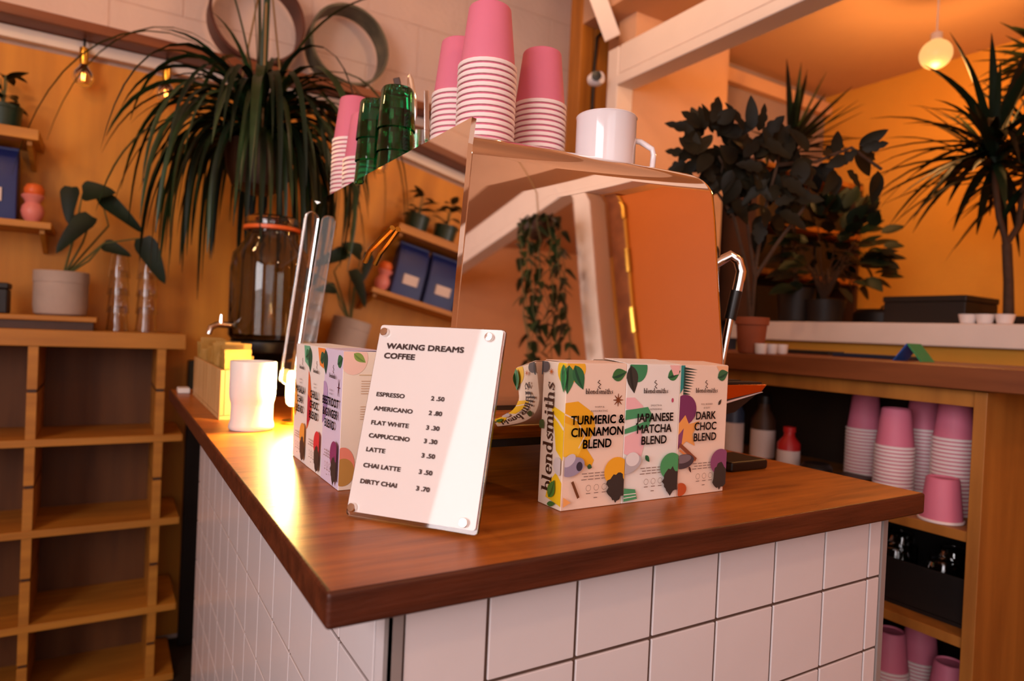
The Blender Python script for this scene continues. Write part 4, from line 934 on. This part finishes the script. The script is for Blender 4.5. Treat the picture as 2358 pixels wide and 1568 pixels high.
# ================================================================== PLANTS
# big hanging strap-leaved plant over the dispenser
hp0 = at(598, 350, y=1.64)
hp = thing('hanging_plant', 'large hanging plant with long arching strap leaves above the dispenser', 'hanging plant', hp0)
MB().lathe([(.03, -.13), (.075, -.11), (.095, -.06), (.10, .0), (.102, .02), (.094, .02), (.09, .0)], M_brown, n=28, cap1=False).build('pot', hp, smooth=True)
MB().lathe([(.091, .004), (.002, .012)], M_soil, n=20, cap0=False).build('soil', hp)
for k in range(3):
    a = 2*PI*k/3+.4; MB().tube([(.101*math.cos(a), .101*math.sin(a), .015), (.0, .0, .62), (0, 0, 2.898-hp0.z)], .003, M_rope, n=5).build('cord', hp)
rl = random.Random(11)
for i in range(150):
    az = rl.uniform(0, 2*PI); el = rl.choice([rl.uniform(1.0, 1.4), rl.uniform(.6, 1.2), rl.uniform(.2, .9)])
    L = rl.uniform(.42, .80); dr = rl.uniform(5.0, 9.5)
    r0 = rl.uniform(0, .05)
    L *= .74 if el < .9 else .92
    strap('leaf', hp, (r0*math.cos(az), r0*math.sin(az), .02+rl.uniform(0, .09)), az, el, L, rl.uniform(.015, .028), dr, M_leaf if i % 3 else M_leaf2, n=12, twist=rl.uniform(-.8, .8))
for i in range(90):      # hanging skirt
    az = rl.uniform(0, 2*PI); strap('leaf', hp, (.06*math.cos(az), .06*math.sin(az), .03), az, rl.uniform(.2, .9), rl.uniform(.32, .62), rl.uniform(.014, .026), rl.uniform(8, 14), M_leaf2 if i % 2 else M_leaf, n=14, twist=rl.uniform(-.8, .8))
for az, el, L, dr, wd in ((2.5, 1.25, 1.05, 3.6, .008), (2.7, 1.2, 1.1, 3.7, .010), (3.4, 1.4, .8, 2.0, .012), (1.2, 1.5, .6, .5, .020), (3.0, 1.5, .6, .4, .018), (4.6, 1.5, .62, .5, .020), (5.6, 1.3, .7, 3.2, .014), (2.0, 1.5, .55, .4, .016)):
    strap('leaf', hp, (0, 0, .06), az, el, L, wd, dr, M_leaf, n=16)
# bushy plant in the terracotta pot on the cabinet worktop
pb = at(1728, 813, z=1.1225); pw = (pb-CAM).dot(_f)
bp_ = thing('potted_bush', 'bushy olive-leaved plant in a terracotta pot on the cabinet worktop', 'potted plant', (pb.x, pb.y, 1.1225))
MB().lathe([(.028, 0), (.032, .004), (.038, .072), (.042, .073), (.043, .092), (.039, .092), (.036, .074)], M_terra, n=24, cap1=False).build('pot', bp_, smooth=True)
MB().lathe([(.036, .08), (.002, .084)], M_soil, n=16, cap0=False).build('soil', bp_)
def pl(u, v, dd=0): return at(u, v, d=pw+dd)
for pts in ([(1728, 752), (1738, 640), (1722, 520), (1690, 420), (1645, 345)], [(1728, 752), (1742, 600), (1765, 470), (1790, 380), (1800, 320)], [(1728, 752), (1720, 620), (1690, 500), (1650, 440), (1665, 380)], [(1738, 640), (1790, 560), (1850, 480), (1870, 400)], [(1790, 380), (1880, 372), (1960, 340), (2030, 390)]):
    W2(MB().tube([pl(*q) for q in pts], [.006, .005, .0045, .004, .003][:len(pts)], M_bark, n=6).build('stem', bp_, smooth=True), bp_)
rl = random.Random(5)
for cu, cv, r, n in ((1640, 325, 66, 28), (1600, 375, 34, 8), (1700, 380, 70, 28), (1735, 320, 45, 16), (1795, 385, 65, 24), (1870, 360, 50, 10), (1665, 440, 45, 10), (1760, 470, 75, 22), (1960, 345, 40, 5), (2020, 385, 25, 3), (1930, 380, 40, 5)):
    for k in range(n):
        a = rl.uniform(0, 2*PI); q = r*math.sqrt(rl.random()); b = pl(cu+q*math.cos(a)*.7, cv+q*math.sin(a)*.7, rl.uniform(-.06, .06)); a2 = a+rl.uniform(-.7, .7)
        t_ = b + (_r*math.cos(a2) - _u*math.sin(a2))*rl.uniform(.05, .09) + _f*rl.uniform(-.04, .04)
        W2(oval('leaf', bp_, b, t_, rl.uniform(.026, .044), (-_f+Vector((rl.uniform(-.5, .5), rl.uniform(-.5, .5), rl.uniform(-.2, .6)))), M_leaf3, curl=.15, lobes=3 if k % 2 else 0, n=9), bp_)
# upright spiky plant behind it
sb = at(1830, 735, x=2.06); sk = thing('spiky_plant', 'upright spiky plant rising behind the bushy terracotta-potted plant', 'potted plant', (sb.x, sb.y, 1.2375))
MB().lathe([(.05, 0), (.06, .005), (.07, .11), (.072, .13), (.064, .13), (.062, .11)], M_black, n=24, cap1=False).build('pot', sk, smooth=True); MB().lathe([(.063, .112), (.002, .116)], M_soil, n=16, cap0=False).build('soil', sk)
ctr = at(1822, 345, x=2.05); lc = ctr-sk.location
MB().tube([(0, 0, .115), (lc.x*.4, lc.y*.4, lc.z*.5), lc], [.011, .009, .008], M_bark, n=8).build('trunk', sk, smooth=True)
rl = random.Random(9)
for i in range(38):
    az = -abs(rl.uniform(-PI, PI)); el = rl.uniform(-.2, 1.5); strap('leaf', sk, lc+Vector((0, 0, rl.uniform(-.03, .05))), az, el, rl.uniform(.20, .33), rl.uniform(.020, .032), rl.uniform(.3, 1.6), M_leaf3 if i % 2 else M_leaf2, n=7)
# dark leafy bush in front of the rack
db = at(1895, 738, x=2.10); bd = thing('leafy_bush', 'dark round-leaved bush on the white counter before the rack', 'potted plant', (db.x, db.y, 1.2375))
MB().lathe([(.05, 0), (.065, .005), (.075, .07), (.077, .085), (.07, .085), (.067, .07)], M_black, n=24, cap1=False).build('pot', bd, smooth=True); MB().lathe([(.068, .07), (.002, .075)], M_soil, n=16, cap0=False).build('soil', bd)
rl = random.Random(21)
for i in range(170):
    a = rl.uniform(0, 2*PI); e2 = rl.uniform(-.6, 1.35); R = .5+.5*rl.random()**.5
    d = Vector((math.cos(a)*math.cos(e2), math.sin(a)*math.cos(e2), math.sin(e2))); b = Vector((0, 0, .24)) + Vector((d.x*.22*R, (d.y*.19 if d.y < 0 else d.y*.05)*R, d.z*.24*R)); t_ = b + (d+Vector((rl.uniform(-.5, .5), rl.uniform(-.5, .5), rl.uniform(-.5, .5)))).normalized()*rl.uniform(.06, .10)
    oval('leaf', bd, b, t_, rl.uniform(.036, .052), (rl.uniform(-.6, .6)-.3, -.5, .7), M_leaf2 if i % 3 else M_leaf3, curl=.1, n=6)
for i in range(16):
    a = 2*PI*i/16; MB().tube([(0, 0, .074), (.06*math.cos(a), .05*math.sin(a), .2), (.14*math.cos(a), .12*math.sin(a), .24+.12*math.sin(i*2.3))], [.004, .003, .002], M_bark, n=5).build('stem', bd, smooth=True)
# tall forked spiky tree by the edge of the photo
tb_ = at(2322, 738, x=2.20); dt = thing('dracaena_tree', 'tall forked spiky tree with drooping blades on the white counter', 'potted plant', (tb_.x, tb_.y, 1.2375))
MB().lathe([(.05, 0), (.058, .004), (.066, .022), (.066, .03), (.06, .03), (.058, .022)], M_black, n=24, cap1=False).build('pot', dt, smooth=True); MB().lathe([(.059, .022), (.002, .026)], M_soil, n=16, cap0=False).build('soil', dt)
dd0 = (tb_-CAM).dot(_f)
def pq(u, v, dd=0): return at(u, v, d=dd0+dd)-dt.location
fork = pq(2318, 562)
MB().tube([(0, 0, .024), pq(2322, 650), fork], [.016, .014, .014], M_bark, n=9).build('trunk', dt, smooth=True)
cr_ = [([fork, pq(2300, 500), pq(2292, 430), pq(2290, 350)], pq(2290, 350)), ([fork, pq(2345, 520, .02), pq(2355, 440, .03), pq(2410, 380, .06)], pq(2410, 380, .06)), ([pq(2355, 440, .03), pq(2400, 300, .1), pq(2420, 140, .1)], pq(2420, 140, .1))]
rl = random.Random(31)
for pts, c in cr_:
    MB().tube(pts, .009, M_bark, n=8).build('branch', dt, smooth=True)
    for i in range(95):
        az = rl.uniform(0, 2*PI); el = rl.uniform(-.5, 1.3) if c.z < .85 else rl.uniform(-.6, .7)
        strap('leaf', dt, c+Vector((0, 0, rl.uniform(-.06, .05))), az, el, (rl.uniform(.26, .42) if c.z < .85 else rl.uniform(.16, .24)), rl.uniform(.018, .032), rl.uniform(1.0, 4.0), M_leaf3 if i % 2 else M_leaf2, n=7)
# trailing plant hung from the beam near the orange door
tp0 = Vector((1.20, -1.215, 1.93)); tpl = thing('trailing_plant', 'trailing plant hanging from the beam by the orange door', 'hanging plant', tp0)
MB().lathe([(.03, -.07), (.055, -.05), (.065, 0), (.058, 0)], M_brown, n=20, cap1=False).build('pot', tpl, smooth=True); MB().tube([(0, 0, -.01), (0, 0, 2.898-tp0.z)], .003, M_rope, n=5).build('cord', tpl)
rl = random.Random(41)
for i in range(14):
    a = 2*PI*i/14; L = rl.uniform(.35, .62); pts = [Vector((.05*math.cos(a), .05*math.sin(a), .0)), Vector((.075*math.cos(a), .075*math.sin(a), .0))]
    for k in range(8): pts.append(Vector((.08*math.cos(a)+rl.uniform(-.012, .012), .08*math.sin(a)+rl.uniform(-.012, .012), -L*(k+1)/8)))
    MB().tube(pts, .0018, M_stem, n=5).build('vine', tpl, smooth=True)
    for k in range(0, 10):
        b = pts[k]; a2 = rl.uniform(0, 6.28); oval('leaf', tpl, b, b+Vector((math.cos(a2)*.05, math.sin(a2)*.05, -.035)), .034, (math.cos(a2)*.4, math.sin(a2)*.4, 1), M_leaf, curl=.15, heart=1, n=6)

# panel added to fill the dark gap by the shelves, and a leaning plank
tag(bx('dark_gap_panel', (.03, 2.02, .002), (.62, 2.05, 1.0), M_black, bevel=.003), 'added dark panel filling the dark gap between shelf unit and counter', 'board')
lpn = tag(MB().box((-.03, -.012, 0), (.03, .012, 1.02), M_brown).build('leaning_plank', bevel=.002), 'brown plank leaning behind the tiled counter', 'plank'); lpn.location = (.10, 1.62, .004); lpn.rotation_euler = (-.20, .03, .2)

# pieces that belong to a part hang under it
PAIRS = {'lens': 'housing', 'tap_lever': 'tap', 'hinge': 'door_leaf', 'edge_strip': 'door_leaf', 'wand_grip': 'steam_wand', 'wand_tip': 'steam_wand', 'label_patch': 'bag_body',
         'folded_top': 'bag_body', 'nozzle': 'cap', 'filament': 'glass', 'case_handle': 'case_body', 'standoff': 'back_plate', 'lettering': 'menu_sheet', 'soil': 'pot',
         'rubber_seal': 'lid', 'outer_band': 'hoop', 'printed_front': 'carton_body', 'printed_side': 'carton_body', 'grate_bar': 'tray_side'}
for o in list(bpy.data.objects):
    if o.parent is not None: continue
    kids = {}
    for c in o.children: kids.setdefault(c.name.split('.')[0], c)
    for c in list(o.children):
        b = PAIRS.get(c.name.split('.')[0])
        if b in kids: p = kids[b]; loc = c.location - p.location; c.parent = p; c.location = loc
